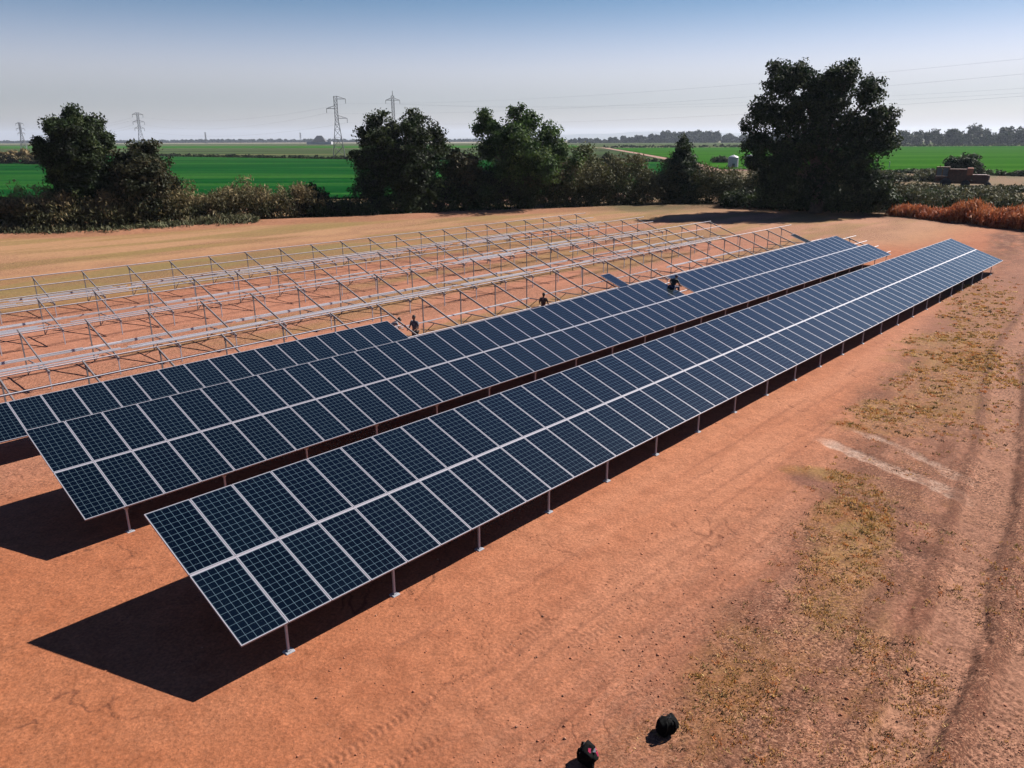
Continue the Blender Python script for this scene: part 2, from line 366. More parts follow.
def cropmat(name, c1, c2, c3, ang, w_=9.0, fine=.8):
    c1, c2, c3 = [tuple(v*KD for v in c) for c in (c1, c2, c3)]
    m = bpy.data.materials.new(name); m.use_nodes = True; n = m.node_tree.nodes; L = m.node_tree.links; b = n['Principled BSDF']
    b.inputs['Roughness'].default_value = 1; b.inputs['Specular IOR Level'].default_value = 0
    tc = n.new('ShaderNodeTexCoord'); mp = n.new('ShaderNodeMapping'); mp.inputs['Rotation'].default_value = (0, 0, ang); mp.inputs['Scale'].default_value = (1/(w_*14), 1/w_, 1)
    t = n.new('ShaderNodeTexNoise'); t.inputs['Scale'].default_value = 1; t.inputs['Detail'].default_value = 5
    L.new(tc.outputs['Object'], mp.inputs[0]); L.new(mp.outputs[0], t.inputs['Vector'])
    cr = n.new('ShaderNodeValToRGB'); e = cr.color_ramp.elements; e[0].position = .36; e[0].color = (*c1, 1); e[1].position = .62; e[1].color = (*c3, 1)
    q = cr.color_ramp.elements.new(.5); q.color = (*c2, 1)
    L.new(t.outputs['Fac'], cr.inputs[0])
    t2 = n.new('ShaderNodeTexNoise'); t2.inputs['Scale'].default_value = fine; t2.inputs['Detail'].default_value = 3; L.new(tc.outputs['Object'], t2.inputs['Vector'])
    r = n.new('ShaderNodeMapRange'); r.inputs[1].default_value = .3; r.inputs[2].default_value = .7; r.inputs[3].default_value = .82; r.inputs[4].default_value = 1.18; L.new(t2.outputs['Fac'], r.inputs[0])
    sc = n.new('ShaderNodeVectorMath'); sc.operation = 'SCALE'; L.new(cr.outputs[0], sc.inputs[0]); L.new(r.outputs[0], sc.inputs['Scale']); L.new(sc.outputs[0], b.inputs['Base Color'])
    return m
M_cropA = cropmat('deep_green_crop', (.004, .044, .010), (.007, .060, .013), (.026, .094, .018), rad(-25), 12)
M_cropB = cropmat('pale_green_crop', (.028, .03, .022), (.05, .085, .032), (.12, .12, .055), rad(-5), 30)
M_cropC = cropmat('bright_green_crop', (.018, .075, .008), (.026, .10, .010), (.04, .12, .014), rad(-8), 20)
M_dirtroad = mat('pale_dirt', (.24, .115, .07), .95, noise=(.4, .2))
M_straw = mat('dry_margin', (.17, .14, .085), .95, noise=(.06, .3))
M_bank = mat('weedy_bank', (.045, .055, .022), .95, noise=(.3, .5))
sheet('crop_field', [(-420, 150), (-120, 140), (-30, 134), (20, 148), (58, 244), (68, 300), (71, 340), (-83, 409), (-216, 502), (-387, 600), (-620, 735)], .30, m=M_cropA)
sheet('crop_field', [(-640, 760), (-387, 612), (-216, 514), (-83, 421), (72, 352), (86, 545), (105, 900), (-200, 980), (-900, 1100)], .25, m=M_cropB)
sheet('crop_field', [(70, 263), (84, 258), (117, 228), (150, 194), (420, 180), (700, 600), (800, 1000), (340, 950), (118, 930), (92, 545), (79, 340)], .30, m=M_cropC)
sheet('crop_field', [(112, 985), (340, 1005), (800, 1045), (1400, 1250), (1500, 2200), (118, 2200)], .2, m=M_cropB)
sheet('crop_field', [(-900, 1140), (-200, 1020), (100, 930), (112, 1480), (-200, 1440), (-1500, 1930)], .2, m=M_cropC)
sheet('field_margin', [(-1800, 3250), (112, 2350), (112, 3200), (-2600, 4200)], .2, m=M_straw)
sheet('crop_field', [(-1500, 2000), (-200, 1500), (112, 1550), (112, 2300), (-1800, 3200)], .35, m=M_cropB)
sheet('dirt_road', [(61, 244), (66, 244), (76, 300), (80, 340), (93, 545), (112, 900), (140, 1250), (132, 1250), (104, 900), (87, 545), (73, 340), (68, 300)], .12, m=M_dirtroad)
sheet('dirt_road', [(-48, 113), (-14, 122), (30, 150), (60, 238), (70, 258), (84, 253), (104, 238), (106, 234), (80, 250), (66, 252), (34, 144), (-14, 116), (-48, 109)], .10, m=M_dirtroad)

sheet('dirt_road', [(104, 150), (113, 172), (128, 188), (200, 170), (200, 120), (95, 124)], .10, m=M_dirtroad)

# ------------------------------------------------------------------ far hills (air between does the fading)
def ridge(name, y0, x0, x1, hfun, n, c, depth=900):
    xs = np.linspace(x0, x1, n); V = []; F = []
    prof = [(0, 0), (.35, .6), (.7, .95), (1, 1), (1.5, .7), (2.2, 0)]
    for t, hh in prof:
        for i, x in enumerate(xs): V.append((x, y0+t*depth, hfun(x)*hh-1))
    for a in range(len(prof)-1):
        for i in range(n-1): F.append((a*n+i, a*n+i+1, (a+1)*n+i+1, (a+1)*n+i))
    return tag(link(name, newmesh(name, np.array(V), F, c, smooth=True)), kind='structure')
M_hill = mat('dry_hill', (.07, .075, .06), .95, noise=(.002, .3))
def hh(x):
    a = 125*fbm(np.array([x/1700.]), np.array([.3]), 4, 3)[0]+20
    a += 100*math.exp(-((x-260)/380)**2)+30*math.exp(-((x-2600)/1500)**2)
    return a*(1 if x > 300 else max(.33, 1-(300-x)/2800))
ridge('hills', 13500, -11000, 11000, hh, 260, M_hill)

# ------------------------------------------------------------------ foliage
M_leaf = colmat('leaves', rough=.7, spec=.15, trans=.22)
M_bark = mat('bark', (.09, .065, .05), .95, noise=(3, .4), bump=(.6, .05))
LEAF = .72
def cards(P, size, out, col, aspect=1.0, up=0.0, flat=.55, seed=1):
    """small leaf clusters: one bent quad each. P centres, out: outward directions, col (n,3)"""
    g = np.random.default_rng(seed); n = len(P)
    nrm = out*flat + g.normal(size=(n, 3))*.6; nrm /= np.linalg.norm(nrm, axis=1)[:, None]+1e-9
    t = g.normal(size=(n, 3)); t[:, 2] += up; t -= nrm*np.sum(t*nrm, 1)[:, None]; t /= np.linalg.norm(t, axis=1)[:, None]+1e-9
    b = np.cross(nrm, t); s = (size*(.6+.8*g.random(n)))[:, None]
    a = t*s*aspect; c = b*s
    V = np.stack([P-a*.9, P+c*.6-a*.1+nrm*s*.15, P+a*.9, P-c*.55+a*.15-nrm*s*.1], 1).reshape(-1, 3)
    F = np.arange(4*n).reshape(-1, 4)
    C = np.repeat(col, 4, axis=0)*LEAF
    return V, F, C

def clumps(lobes, per=26, cr=(.7, 1.3), nleaf=60, size=.2, pal=None, seed=0, aspect=1.0, up=0., infill=.25, floor=0.0):
    """lobes: (x,y,z,rx,ry,rz) ellipsoids in local metres; twig clumps crowd their surface, with gaps"""
    g = np.random.default_rng(seed); Ps = []; Os = []; Cs = []; Ss = []
    for (x, y, z, rx, ry, rz) in lobes:
        k = max(4, int(per*(rx*rz)**.85/3.0))
        d = g.normal(size=(k, 3)); d /= np.linalg.norm(d, axis=1)[:, None]
        rr = .45+.68*g.random(k)**.75
        cen = np.array([x, y, z])+d*rr[:, None]*np.array([rx, ry, rz])
        for c, dd in zip(cen, d):
            if c[2] < floor+.2: continue
            r0 = g.uniform(*cr); m = int(nleaf*(r0/cr[1])**2*g.uniform(.6, 1.2))
            q = g.normal(size=(m, 3)); q /= np.linalg.norm(q, axis=1)[:, None]; q[:, 2] *= .75
            p = c+q*r0*(g.random(m)**.4)[:, None]
            base = pal[g.integers(len(pal))]*g.uniform(.75, 1.25)
            Ps.append(p); Os.append(q*.6+dd*.5+np.array([0, 0, .35])); Cs.append(base*g.uniform(.75, 1.3, size=(m, 1))); Ss.append(np.full(m, size))
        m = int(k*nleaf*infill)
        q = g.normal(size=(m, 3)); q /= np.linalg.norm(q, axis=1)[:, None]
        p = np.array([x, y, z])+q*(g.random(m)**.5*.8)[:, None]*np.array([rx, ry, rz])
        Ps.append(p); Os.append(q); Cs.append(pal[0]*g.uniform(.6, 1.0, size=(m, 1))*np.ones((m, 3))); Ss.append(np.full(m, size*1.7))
    P = np.vstack(Ps); O = np.vstack(Os); C = np.vstack(Cs); S_ = np.concatenate(Ss)
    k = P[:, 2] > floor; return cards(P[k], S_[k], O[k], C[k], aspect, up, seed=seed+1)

PAL_OAK = np.array([(.022, .040, .012), (.03, .05, .015), (.045, .062, .02), (.016, .022, .012)])
PAL_DARK = np.array([(.013, .028, .010), (.020, .038, .013), (.034, .052, .018)])
PAL_BRN = np.array([(.032, .04, .017), (.05, .05, .022), (.028, .035, .016), (.07, .06, .03)])
PAL_LIT = np.array([(.035, .075, .018), (.065, .12, .028), (.045, .09, .022), (.10, .15, .04)])
PAL_YEL = np.array([(.06, .075, .022), (.09, .10, .03), (.045, .06, .02)])
PAL_TAN = np.array([(.09, .065, .035), (.15, .105, .06), (.055, .05, .026), (.20, .14, .085), (.04, .042, .02)])
PAL_MIX = np.array([(.035, .04, .018), (.06, .055, .028), (.10, .08, .045), (.03, .038, .018), (.045, .055, .024)])
PAL_GRN = np.array([(.03, .055, .02), (.045, .07, .028), (.06, .075, .03), (.028, .045, .02)])
PAL_RED = np.array([(.27, .065, .022), (.38, .10, .035), (.46, .15, .05), (.52, .20, .075)])

CAMM = np.array(camo.matrix_world)
def ray_plane(px, py, p0, nrm):
    d = CAMM[:3, :3] @ np.array([(px-512)/756.03, (384-py)/756.03, -1.0]); o = CAMM[:3, 3]
    t = np.dot(p0-o, nrm)/np.dot(d, nrm); return o+t*d
def tree(name, label, px, py, base, lobes_px, pal, seed, group=None, size=.2, per=26, nleaf=60, cr=(.7, 1.3), cat='tree', depth=.9, trunk_r=.45, zs=None, infill=.25, limbs=True, up=0., dup=True):
    """lobes given in picture units about the foot (x right, y up), turned into metres with the scale at that distance"""
    bx, by = base; D = math.hypot(bx, by); k = 756.03/(by*math.cos(rad(17.9))+CAM_H*math.sin(rad(17.9)))
    kz = (py-139.5)/CAM_H
    L_ = []; g = np.random.default_rng(seed)
    p0 = np.array([bx, by, 0.]); nrm = np.array([bx, by, 0.])/D; tx = np.array([by, -bx, 0.])/D
    for (lx, ly, lr) in lobes_px:
        q = ray_plane(lx, ly, p0, nrm); rx = max(lr/k-.25, lr/k*.7)
        L_.append((np.dot(q-p0, tx), g.uniform(-.35, .35)*rx, max(q[2], rx*.35), rx, rx*depth+.3, rx*.95))
    # a few lobes behind and in front, so the crown is round from the side too
    mx = max(abs(l[0])+l[3] for l in L_); cz = np.mean([l[2] for l in L_]); cx = np.mean([l[0] for l in L_])
    for (x, y, z, rx, ry, rz) in list(L_):
        if dup and rx > .22*mx:
            for sgn in (-1, 1): L_.append((cx+(x-cx)*.6, sgn*mx*.42, cz+(z-cz)*.75, rx*.85, ry*.85, rz*.85))
    root = thing(name, label, cat, (bx, by, 0), -math.atan2(bx, by), group)
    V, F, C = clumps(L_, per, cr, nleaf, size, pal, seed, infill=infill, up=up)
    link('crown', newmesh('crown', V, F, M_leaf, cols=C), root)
    if limbs:
        mb = MB(); H = cz
        mb.tube([(0, 0, -.3), (.1, 0, H*.3), (cx*.4, 0, H*.55), (cx*.6, .1, H)], [trunk_r*1.25, trunk_r, trunk_r*.8, trunk_r*.45], 9)
        for (x, y, z, rx, ry, rz) in L_:
            if z > H*.45: mb.tube([(cx*.3, 0, H*.35), ((x)*.5, y*.4, H*.35+(z-H*.35)*.6), (x, y, z)], [trunk_r*.45, trunk_r*.3, trunk_r*.08], 6)
        mb.build('trunk', M_bark, root, smooth=True)
    return root

tree('oak_tree', 'tallest tree of all, huge dark oak beyond the far ends of the finished solar rows', 815, 213, (41.5, 105.4),
     [(783,84,20),(800,78,15),(842,80,18),(868,92,16),(878,118,17),(764,112,18),(790,118,22),(826,112,20),(855,128,22),(758,142,17),(882,144,16),(850,158,28),(788,156,28),(818,140,24),(774,180,22),(820,184,28),(862,184,22),(754,163,12),(745,128,7),(890,128,7),(806,100,12),(838,100,12),(851,66,8),(776,67,9),(818,86,12),(822,98,15),(806,72,9),(830,75,9)],
     PAL_DARK, 3, size=.19, per=46, nleaf=60, cr=(.5, 1.05), trunk_r=.7, infill=.12, dup=False, depth=1.25)
tree('oak_tree', 'dark round-topped tree standing alone at far left of the hedge, the tallest on the left', 75, 229, (-50.5, 89.9),
     [(72,116,14),(56,128,15),(92,126,15),(105,140,13),(74,142,24),(42,148,12),(56,160,19),(90,164,22),(72,186,20),(68,208,20),(38,140,6),(100,186,20),(84,200,22),(60,178,16),(96,150,16)],
     PAL_OAK, 4, size=.15, per=40, nleaf=62, cr=(.45, .9), trunk_r=.45, infill=.3)
tree('oak_tree', 'shorter brownish bushy tree leaning on the right side of the round-topped lone tree', 145, 228, (-43.8, 91.8),
     [(140,150,12),(124,164,16),(154,166,16),(168,184,15),(134,190,24),(162,206,20),(116,206,18),(140,210,22),(178,204,9),(118,178,18),(112,192,18),(150,150,10),(160,182,18)],
     PAL_BRN, 5, size=.17, per=34, nleaf=70, cr=(.5, 1.0), trunk_r=.35)
tree('broadleaf_tree', 'ragged dark broadleaf tree with twin tops in front of the T-shaped pylon', 400, 213, (-15.7, 109.1),
     [(376,122,11),(368,136,14),(392,130,12),(416,122,13),(434,134,13),(441,148,10),(364,160,15),(395,160,25),(424,162,23),(352,154,5),(370,186,20),(410,188,25),(437,186,14),(384,114,5),(410,112,5)],
     PAL_OAK, 6, size=.17, per=38, nleaf=55, cr=(.5, 1.0), trunk_r=.4, infill=.22)
tree('broadleaf_tree', 'low grey-green tree squeezed between the ragged twin-topped tree and the lighter green tree', 465, 210, (-6.7, 112.0),
     [(456,156,11),(470,166,14),(482,180,14),(458,184,17),(472,198,16),(447,170,10)], PAL_BRN, 7, size=.19, per=30, nleaf=55, trunk_r=.3)
tree('broadleaf_tree', 'lighter green tree with a two-pointed sunlit crown in the middle of the hedge', 525, 208, (1.3, 115.0),
     [(484,116,10),(478,130,9),(494,128,10),(514,112,9),(530,120,13),(548,136,15),(512,138,20),(488,150,14),(560,152,13),(530,160,26),(500,178,20),(560,176,18),(575,160,9),(521,109,5),(487,124,11),(497,142,15),(520,126,12)],
     PAL_LIT, 8, size=.17, per=38, nleaf=55, cr=(.5, 1.0), trunk_r=.4, infill=.22)
tree('conifer_tree', 'small pointed dark green conical tree rising above the scrub left of the largest oak', 683, 206, (26.9, 121.3),
     [(684,138,5),(683,146,8),(682,156,12),(684,168,15),(683,182,19),(684,196,20)], PAL_DARK, 9, size=.18, per=40, nleaf=60, cr=(.4, .8), trunk_r=.25, up=1.2)
tree('shrub', 'yellow-green leafy shrub right beside the lighter green two-pointed tree', 584, 200, (12.6, 124.0),
     [(584,152,11),(578,164,13),(594,166,12),(586,182,15)], PAL_YEL, 10, size=.18, per=30, nleaf=50, cat='shrub', limbs=False)
tree('shrub', 'small dark shrub standing alone beside the pale field track', 608, 176, (21.0, 165.0),
     [(607,157,6),(610,166,7),(606,171,7)], PAL_OAK, 12, size=.2, per=40, nleaf=40, cr=(.4, .8), cat='shrub', limbs=False)
tree('shrub', 'dark rounded shrub in the tan scrub belt left of the gap in the hedge', 314, 218, (-24.8, 103.0),
     [(312,188,7),(318,198,10),(304,204,10),(328,208,8)], PAL_DARK, 13, size=.18, per=36, nleaf=50, cr=(.4, .8), cat='shrub', limbs=False)
tree('shrub', 'dark green bush right behind the rusty machine', 962, 181, (102.0, 184.0),
     [(952,165,9),(970,162,10),(961,170,12),(978,170,6)], PAL_GRN*.8, 14, size=.28, per=30, nleaf=50, cr=(.6, 1.1), cat='shrub', limbs=False)
tree('shrub', 'dark leafy bush on the scrub edge just right of the largest oak', 884, 212, (51.0, 102.0),
     [(884,182,11),(878,196,13),(892,200,11)], PAL_OAK, 15, size=.18, per=34, nleaf=50, cr=(.5, .9), cat='shrub', limbs=False)

def belt(name, label, pts, pal, seed, dens, size, aspect, up, width, cat='scrub', wisp=0):
    """pts: (x, y, height) along the belt's front edge"""
    g = np.random.default_rng(seed); P = []; O = []; C = []; S_ = []
    pts = np.array(pts, float); seg = np.hypot(*np.diff(pts[:, :2], axis=0).T); acc = np.concatenate([[0], np.cumsum(seg)])
    n = int(acc[-1]*dens)
    for i in range(n):
        t = g.random()*acc[-1]; j = min(np.searchsorted(acc, t)-1, len(seg)-1); j = max(j, 0); f_ = (t-acc[j])/seg[j]
        c = pts[j]*(1-f_)+pts[j+1]*f_; tv = pts[j+1][:2]-pts[j][:2]; tv /= np.linalg.norm(tv); nv = np.array([-tv[1], tv[0]])
        dpt = g.random()*width; r0 = g.uniform(.6, 1.25)*(.7+.1*c[2]); hmax = 1.22*c[2]*(.55+.45*min(1, dpt/2.0+.35))*(.62+.6*vnoise(np.array([t/3.1]), np.array([dpt/3.]), seed % 7)[0])
        z = g.random()**.7*max(hmax-r0*.5, .2); m = int(46*r0*r0)
        q = g.normal(size=(m, 3)); q /= np.linalg.norm(q, axis=1)[:, None]; p = np.array([*(c[:2]+nv*dpt), z])+q*r0*(g.random(m)**.45)[:, None]*np.array([1, 1, .8])
        hi = z/max(c[2], .1)
        # seed heads and dry tips crown the bushes, leaf below
        base = pal[min(len(pal)-1, int(abs(g.normal())*len(pal)*.3+hi*len(pal)*.55))]*g.uniform(.75, 1.25)
        P.append(p); O.append(q+np.array([0, -.2, .4])); C.append(base*g.uniform(.75, 1.3, size=(m, 1))); S_.append(np.full(m, size))
    P = np.vstack(P); O = np.vstack(O); C = np.vstack(C); S_ = np.concatenate(S_); k = P[:, 2] > .03
    V, F, CC = cards(P[k], S_[k], O[k], C[k], aspect, up, seed=seed)
    return tag(link(name, newmesh(name, V, F, M_leaf, cols=CC)), label, cat, kind='stuff')

o_tan = np.array([(.028, .036, .012), (.045, .048, .018), (.08, .072, .030), (.14, .11, .05), (.22, .165, .08)])
o_mix = np.array([(.022, .032, .011), (.034, .044, .015), (.052, .060, .021), (.075, .075, .03), (.11, .10, .043)])
belt('scrub_hedge', 'tan feathery scrub belt along the far left field edge', [(-80, 80, 3.6), (-55, 83.5, 3.8), (-49, 84, 3.6), (-44.4, 86, 3.4), (-39.8, 91, 4.2), (-32.2, 96, 4.2), (-27.5, 98.5, 3.6), (-24, 99.6, 2.4)], o_tan, 21, 34, .10, 2.2, 1.6, 6)
belt('scrub_hedge', 'low dark scrub under the middle trees', [(-26, 99, 2.2), (-20.8, 100.5, 2.0), (-8.4, 107, 3.4), (-2, 109, 4.2), (4.1, 110.8, 4.6)], PAL_OAK, 22, 22, .16, 1.3, .6, 6)
belt('scrub_hedge', 'olive and brown scrub belt between the middle trees and the largest oak', [(2, 110, 4.6), (8, 112.5, 5.2), (19.3, 116.6, 5.6), (28.6, 118.2, 5.2), (34.6, 117.5, 4.6), (41.1, 112, 3.6), (49.5, 108, 3.2)], o_mix, 23, 34, .13, 1.6, 1.0, 8)
belt('scrub_hedge', 'green scrub belt beside the rusty machine behind the red reeds', [(50, 108, 3.0), (56, 103, 2.6), (61, 97, 2.4), (64, 88, 2.3), (72, 80, 2.4), (84, 74, 2.6)], np.array([(.028, .045, .018), (.035, .055, .02), (.05, .07, .028), (.085, .085, .04), (.11, .10, .05)]), 24, 34, .15, 1.5, 1.0, 14)
belt('scrub_hedge', 'low olive scrub in front of and around the rusty machine', [(62, 140, .8), (78, 144, .9), (92, 144, .8), (104, 144, .9), (125, 140, 1.2)], o_mix, 28, 16, .22, 1.5, 1.0, 8)
belt('scrub_hedge', 'rough grass and scrub beyond the reeds left of the rusty machine', [(52, 130, 1.4), (62, 160, 1.5), (76, 176, 1.8), (84, 182, 1.9), (94, 182, 1.9), (106, 176, 1.5)], o_mix, 29, 20, .22, 1.5, 1.0, 16)
belt('dry_reeds', 'rust-red dry reeds along the right end of the dirt yard', [(49.5, 101, 1.5), (51.5, 97, 1.3), (53.2, 92.5, 1.9), (55.0, 86.5, 1.9), (57.5, 81, 1.8), (64, 75, 1.8)], PAL_RED, 25, 42, .085, 4.5, 5.0, 3.0, cat='reeds')
belt('scrub_hedge', 'dark low scrub around the trunk of the largest oak', [(31, 114.5, 2.6), (38, 109.5, 2.8), (44, 104.5, 2.4), (49.5, 103, 2.2)], PAL_OAK, 41, 26, .16, 1.4, .6, 7)
belt('weeds', 'low olive weeds at the foot of the left scrub belt', [(-70, 80, .9), (-55, 82, 1.0), (-49, 82.6, .9), (-44, 84, .5), (-36, 90.3, 1.2), (-31, 93.6, 1.4)], np.array([(.06, .07, .03), (.10, .10, .05), (.15, .13, .07)]), 26, 12, .10, 3, 3, 1.5, cat='weeds')
belt('scrub_hedge', 'brown brush strip beyond the far left of the green field', [(-330, 400, 5), (-260, 372, 5), (-190, 330, 4)], o_tan, 27, 4, .5, 1.4, .5, 14)

def treeline(name, label, pts, seed, pal, size=1.6, depth=60, cat='wood'):
    g = np.random.default_rng(seed); Ls = []
    pts = np.array(pts, float)
    for j in range(len(pts)-1):
        L_ = np.hypot(*(pts[j+1]-pts[j])[:2]); k = max(2, int(L_/6))
        for i in range(k):
            f_ = (i+g.random())/k; c = pts[j]*(1-f_)+pts[j+1]*f_; hgt = c[2]*g.uniform(.5, 1.12); r_ = hgt*g.uniform(.28, .42)
            Ls.append((c[0], c[1]+g.random()*depth, hgt-r_, r_*1.1, r_*1.1, r_)); Ls.append((c[0]+g.normal()*3, c[1]+g.random()*depth, hgt*.35, r_*1.2, r_*1.2, hgt*.36))
    V, F, C = clumps(Ls, 3, (2.0, 4.2), 16, size, pal, seed, infill=.4)
    return tag(link(name, newmesh(name, V, F, M_leaf, cols=C)), label, cat, kind='stuff')
treeline('far_wood', 'dark wood behind the right green field, right of the largest oak', [(560, 1260, 22), (620, 1280, 19), (660, 1280, 21), (720, 1260, 25), (790, 1250, 30), (830, 1250, 25), (900, 1240, 28), (1000, 1200, 26)], 31, PAL_DARK*.9)
treeline('far_wood', 'distant dark wood across the horizon left of the largest oak', [(175, 2300, 12), (250, 2250, 13), (400, 2200, 26), (520, 2150, 32), (620, 2150, 20), (760, 2100, 26), (860, 2050, 24), (960, 2000, 26)], 32, PAL_DARK*.9, 2.4, 90)
treeline('far_wood', 'thin dark tree strip along the horizon on the left', [(-3600, 4600, 14), (-2500, 4300, 12), (-1300, 4100, 16), (-400, 4200, 13), (300, 4400, 14)], 33, PAL_DARK, 4.0, 200)

# weeds along the bank of the far field edge
belt('ditch_bank', 'dark weedy bank between the deep green field and the pale green field', [(-560, 700, 2.2), (-387, 604, 1.8), (-216, 506, 1.6), (-83, 413, 1.5), (72, 345, 1.2)], PAL_OAK, 34, 1.6, .5, 1.2, 0, 5, cat='bank')
belt('ditch_bank', 'dark bank along the far side of the right green field', [(112, 950, 2.5), (340, 965, 2.5), (800, 1015, 3)], PAL_OAK, 35, 1.0, .9, 1.2, 0, 8, cat='bank')
belt('ditch_bank', 'dark weedy ditch edge behind the rusty machine on the right', [(104, 238, .6), (121, 222, 1.2), (150, 190, 1.6), (200, 184, 1.8)], PAL_OAK, 36, 7, .25, 1.2, 0, 3, cat='bank')
for i, (x, y, hgt, lb) in enumerate([(52, 330, 3.2, 'low scrubby bush on the left edge of the pale field track'), (88, 330, 3.4, 'low dark bush on the right edge of the pale field track'), (-47, 400, 4.5, 'flat dark bush at the foot of the largest pylon')]):
    r_ = thing('shrub', lb, 'shrub', (x, y, 0)); V, F, C = clumps([(0, 0, hgt*.4, 2.4, 2, hgt*.5), (2.2, 1, hgt*.3, 1.8, 2, hgt*.4), (-2.4, 0, hgt*.3, 2, 2, hgt*.3)], 12, (.8, 1.6), 30, .45, PAL_OAK, 60+i)
    link('foliage', newmesh('foliage', V, F, M_leaf, cols=C), r_)

# ------------------------------------------------------------------ low cover on the yard: weeds, straw, clods
def scatter(n, x0, x1, y0, y1, thr):
    P = []
    while sum(map(len, P)) < n:
        X = rng.uniform(x0, x1, 60000); Y = rng.uniform(y0, y1, 60000)
        S = (X-A0[0])*R[0]+(Y-A0[1])*R[1]; W = (X-A0[0])*UH[0]+(Y-A0[1])*UH[1]
        k = (rng.random(60000) < thr(X, Y, S, W)); P.append(np.stack([X[k], Y[k]], 1))
    return np.vstack(P)[:n]
def weeds():
    def thr(X, Y, S, W):
        _, _, wd = ground_layers(X, Y, False); D = np.hypot(X, Y); return wd*np.clip(14/D, .05, 1)**1.1*.999
    P = scatter(5500, 0, 40, 7, 55, thr)
    n = len(P); k = 9; g = rng
    _, h, _ = ground_layers(P[:, 0], P[:, 1])
    c0 = np.repeat(P, k, 0)+g.normal(size=(n*k, 2))*.05; z = np.repeat(h, k)
    hh_ = np.repeat(g.uniform(.012, .05, n), k)*g.uniform(.6, 1.2, n*k)*(1+.02*np.hypot(c0[:, 0], c0[:, 1])); lean = g.normal(size=(n*k, 2))*.6
    a = g.uniform(0, 6.28, n*k); wv = .006+.0006*np.hypot(c0[:, 0], c0[:, 1]); dx = np.cos(a)*wv; dy = np.sin(a)*wv
    V = np.stack([np.stack([c0[:, 0]-dx, c0[:, 1]-dy, z-.01], 1), np.stack([c0[:, 0]+dx, c0[:, 1]+dy, z-.01], 1),
                  np.stack([c0[:, 0]+lean[:, 0]*hh_, c0[:, 1]+lean[:, 1]*hh_, z+hh_], 1)], 1).reshape(-1, 3)
    pal = np.array([(.50, .29, .10), (.40, .22, .07), (.20, .14, .045), (.58, .40, .18), (.46, .17, .055), (.05, .04, .022)])
    cc = pal[g.choice(6, n, p=[.25, .2, .17, .15, .13, .1])]; C = np.repeat(cc, 3*k, 0)
    tag(link('dry_weeds', newmesh('dry_weeds', V, np.arange(3*n*k).reshape(-1, 3), M_leaf, cols=C)), 'dry yellow and olive weeds on the yard in front of the arrays', 'weeds', kind='stuff')
weeds()
def clods():
    P = np.vstack([scatter(14000, -12, 30, 7, 45, lambda X, Y, S, W: np.clip(13/np.hypot(X, Y), .05, 1)**1.6*(.12+.88*sm(-1, -8, W))*sm(.42, .6, fbm(X/1.5, Y/1.5, 3, 200)))])
    n = len(P); _, h, _ = ground_layers(P[:, 0], P[:, 1]); g = rng
    r_ = g.lognormal(-4.5, .5, n).clip(.005, .04)
    oc = np.array([(1, 0, 0), (0, 1, 0), (-1, 0, 0), (0, -1, 0), (0, 0, .8), (0, 0, -.5)], float)
    f = np.array([(0, 1, 4), (1, 2, 4), (2, 3, 4), (3, 0, 4), (1, 0, 5), (2, 1, 5), (3, 2, 5), (0, 3, 5)])
    V = oc[None]*g.uniform(.55, 1.3, (n, 6, 1))*r_[:, None, None]; a = g.uniform(0, 6.28, n); ca, sa = np.cos(a)[:, None], np.sin(a)[:, None]
    V = np.stack([V[..., 0]*ca-V[..., 1]*sa, V[..., 0]*sa+V[..., 1]*ca, V[..., 2]], -1); V += np.stack([P[:, 0], P[:, 1], h+r_*.2], 1)[:, None]
    F = (f[None]+6*np.arange(n)[:, None, None]).reshape(-1, 3)
    cl = np.array([(.42, .17, .10), (.36, .15, .09), (.5, .27, .18), (.24, .12, .08)])[g.choice(4, n, p=[.4, .3, .12, .18])]
    tag(link('soil_clods', newmesh('soil_clods', V.reshape(-1, 3), F, M_clod, cols=np.repeat(cl*.62, 6, 0))), 'loose clods and pebbles on the dirt', 'clods', kind='stuff')
M_clod = colmat('clod', rough=.95, spec=.1)
clods()

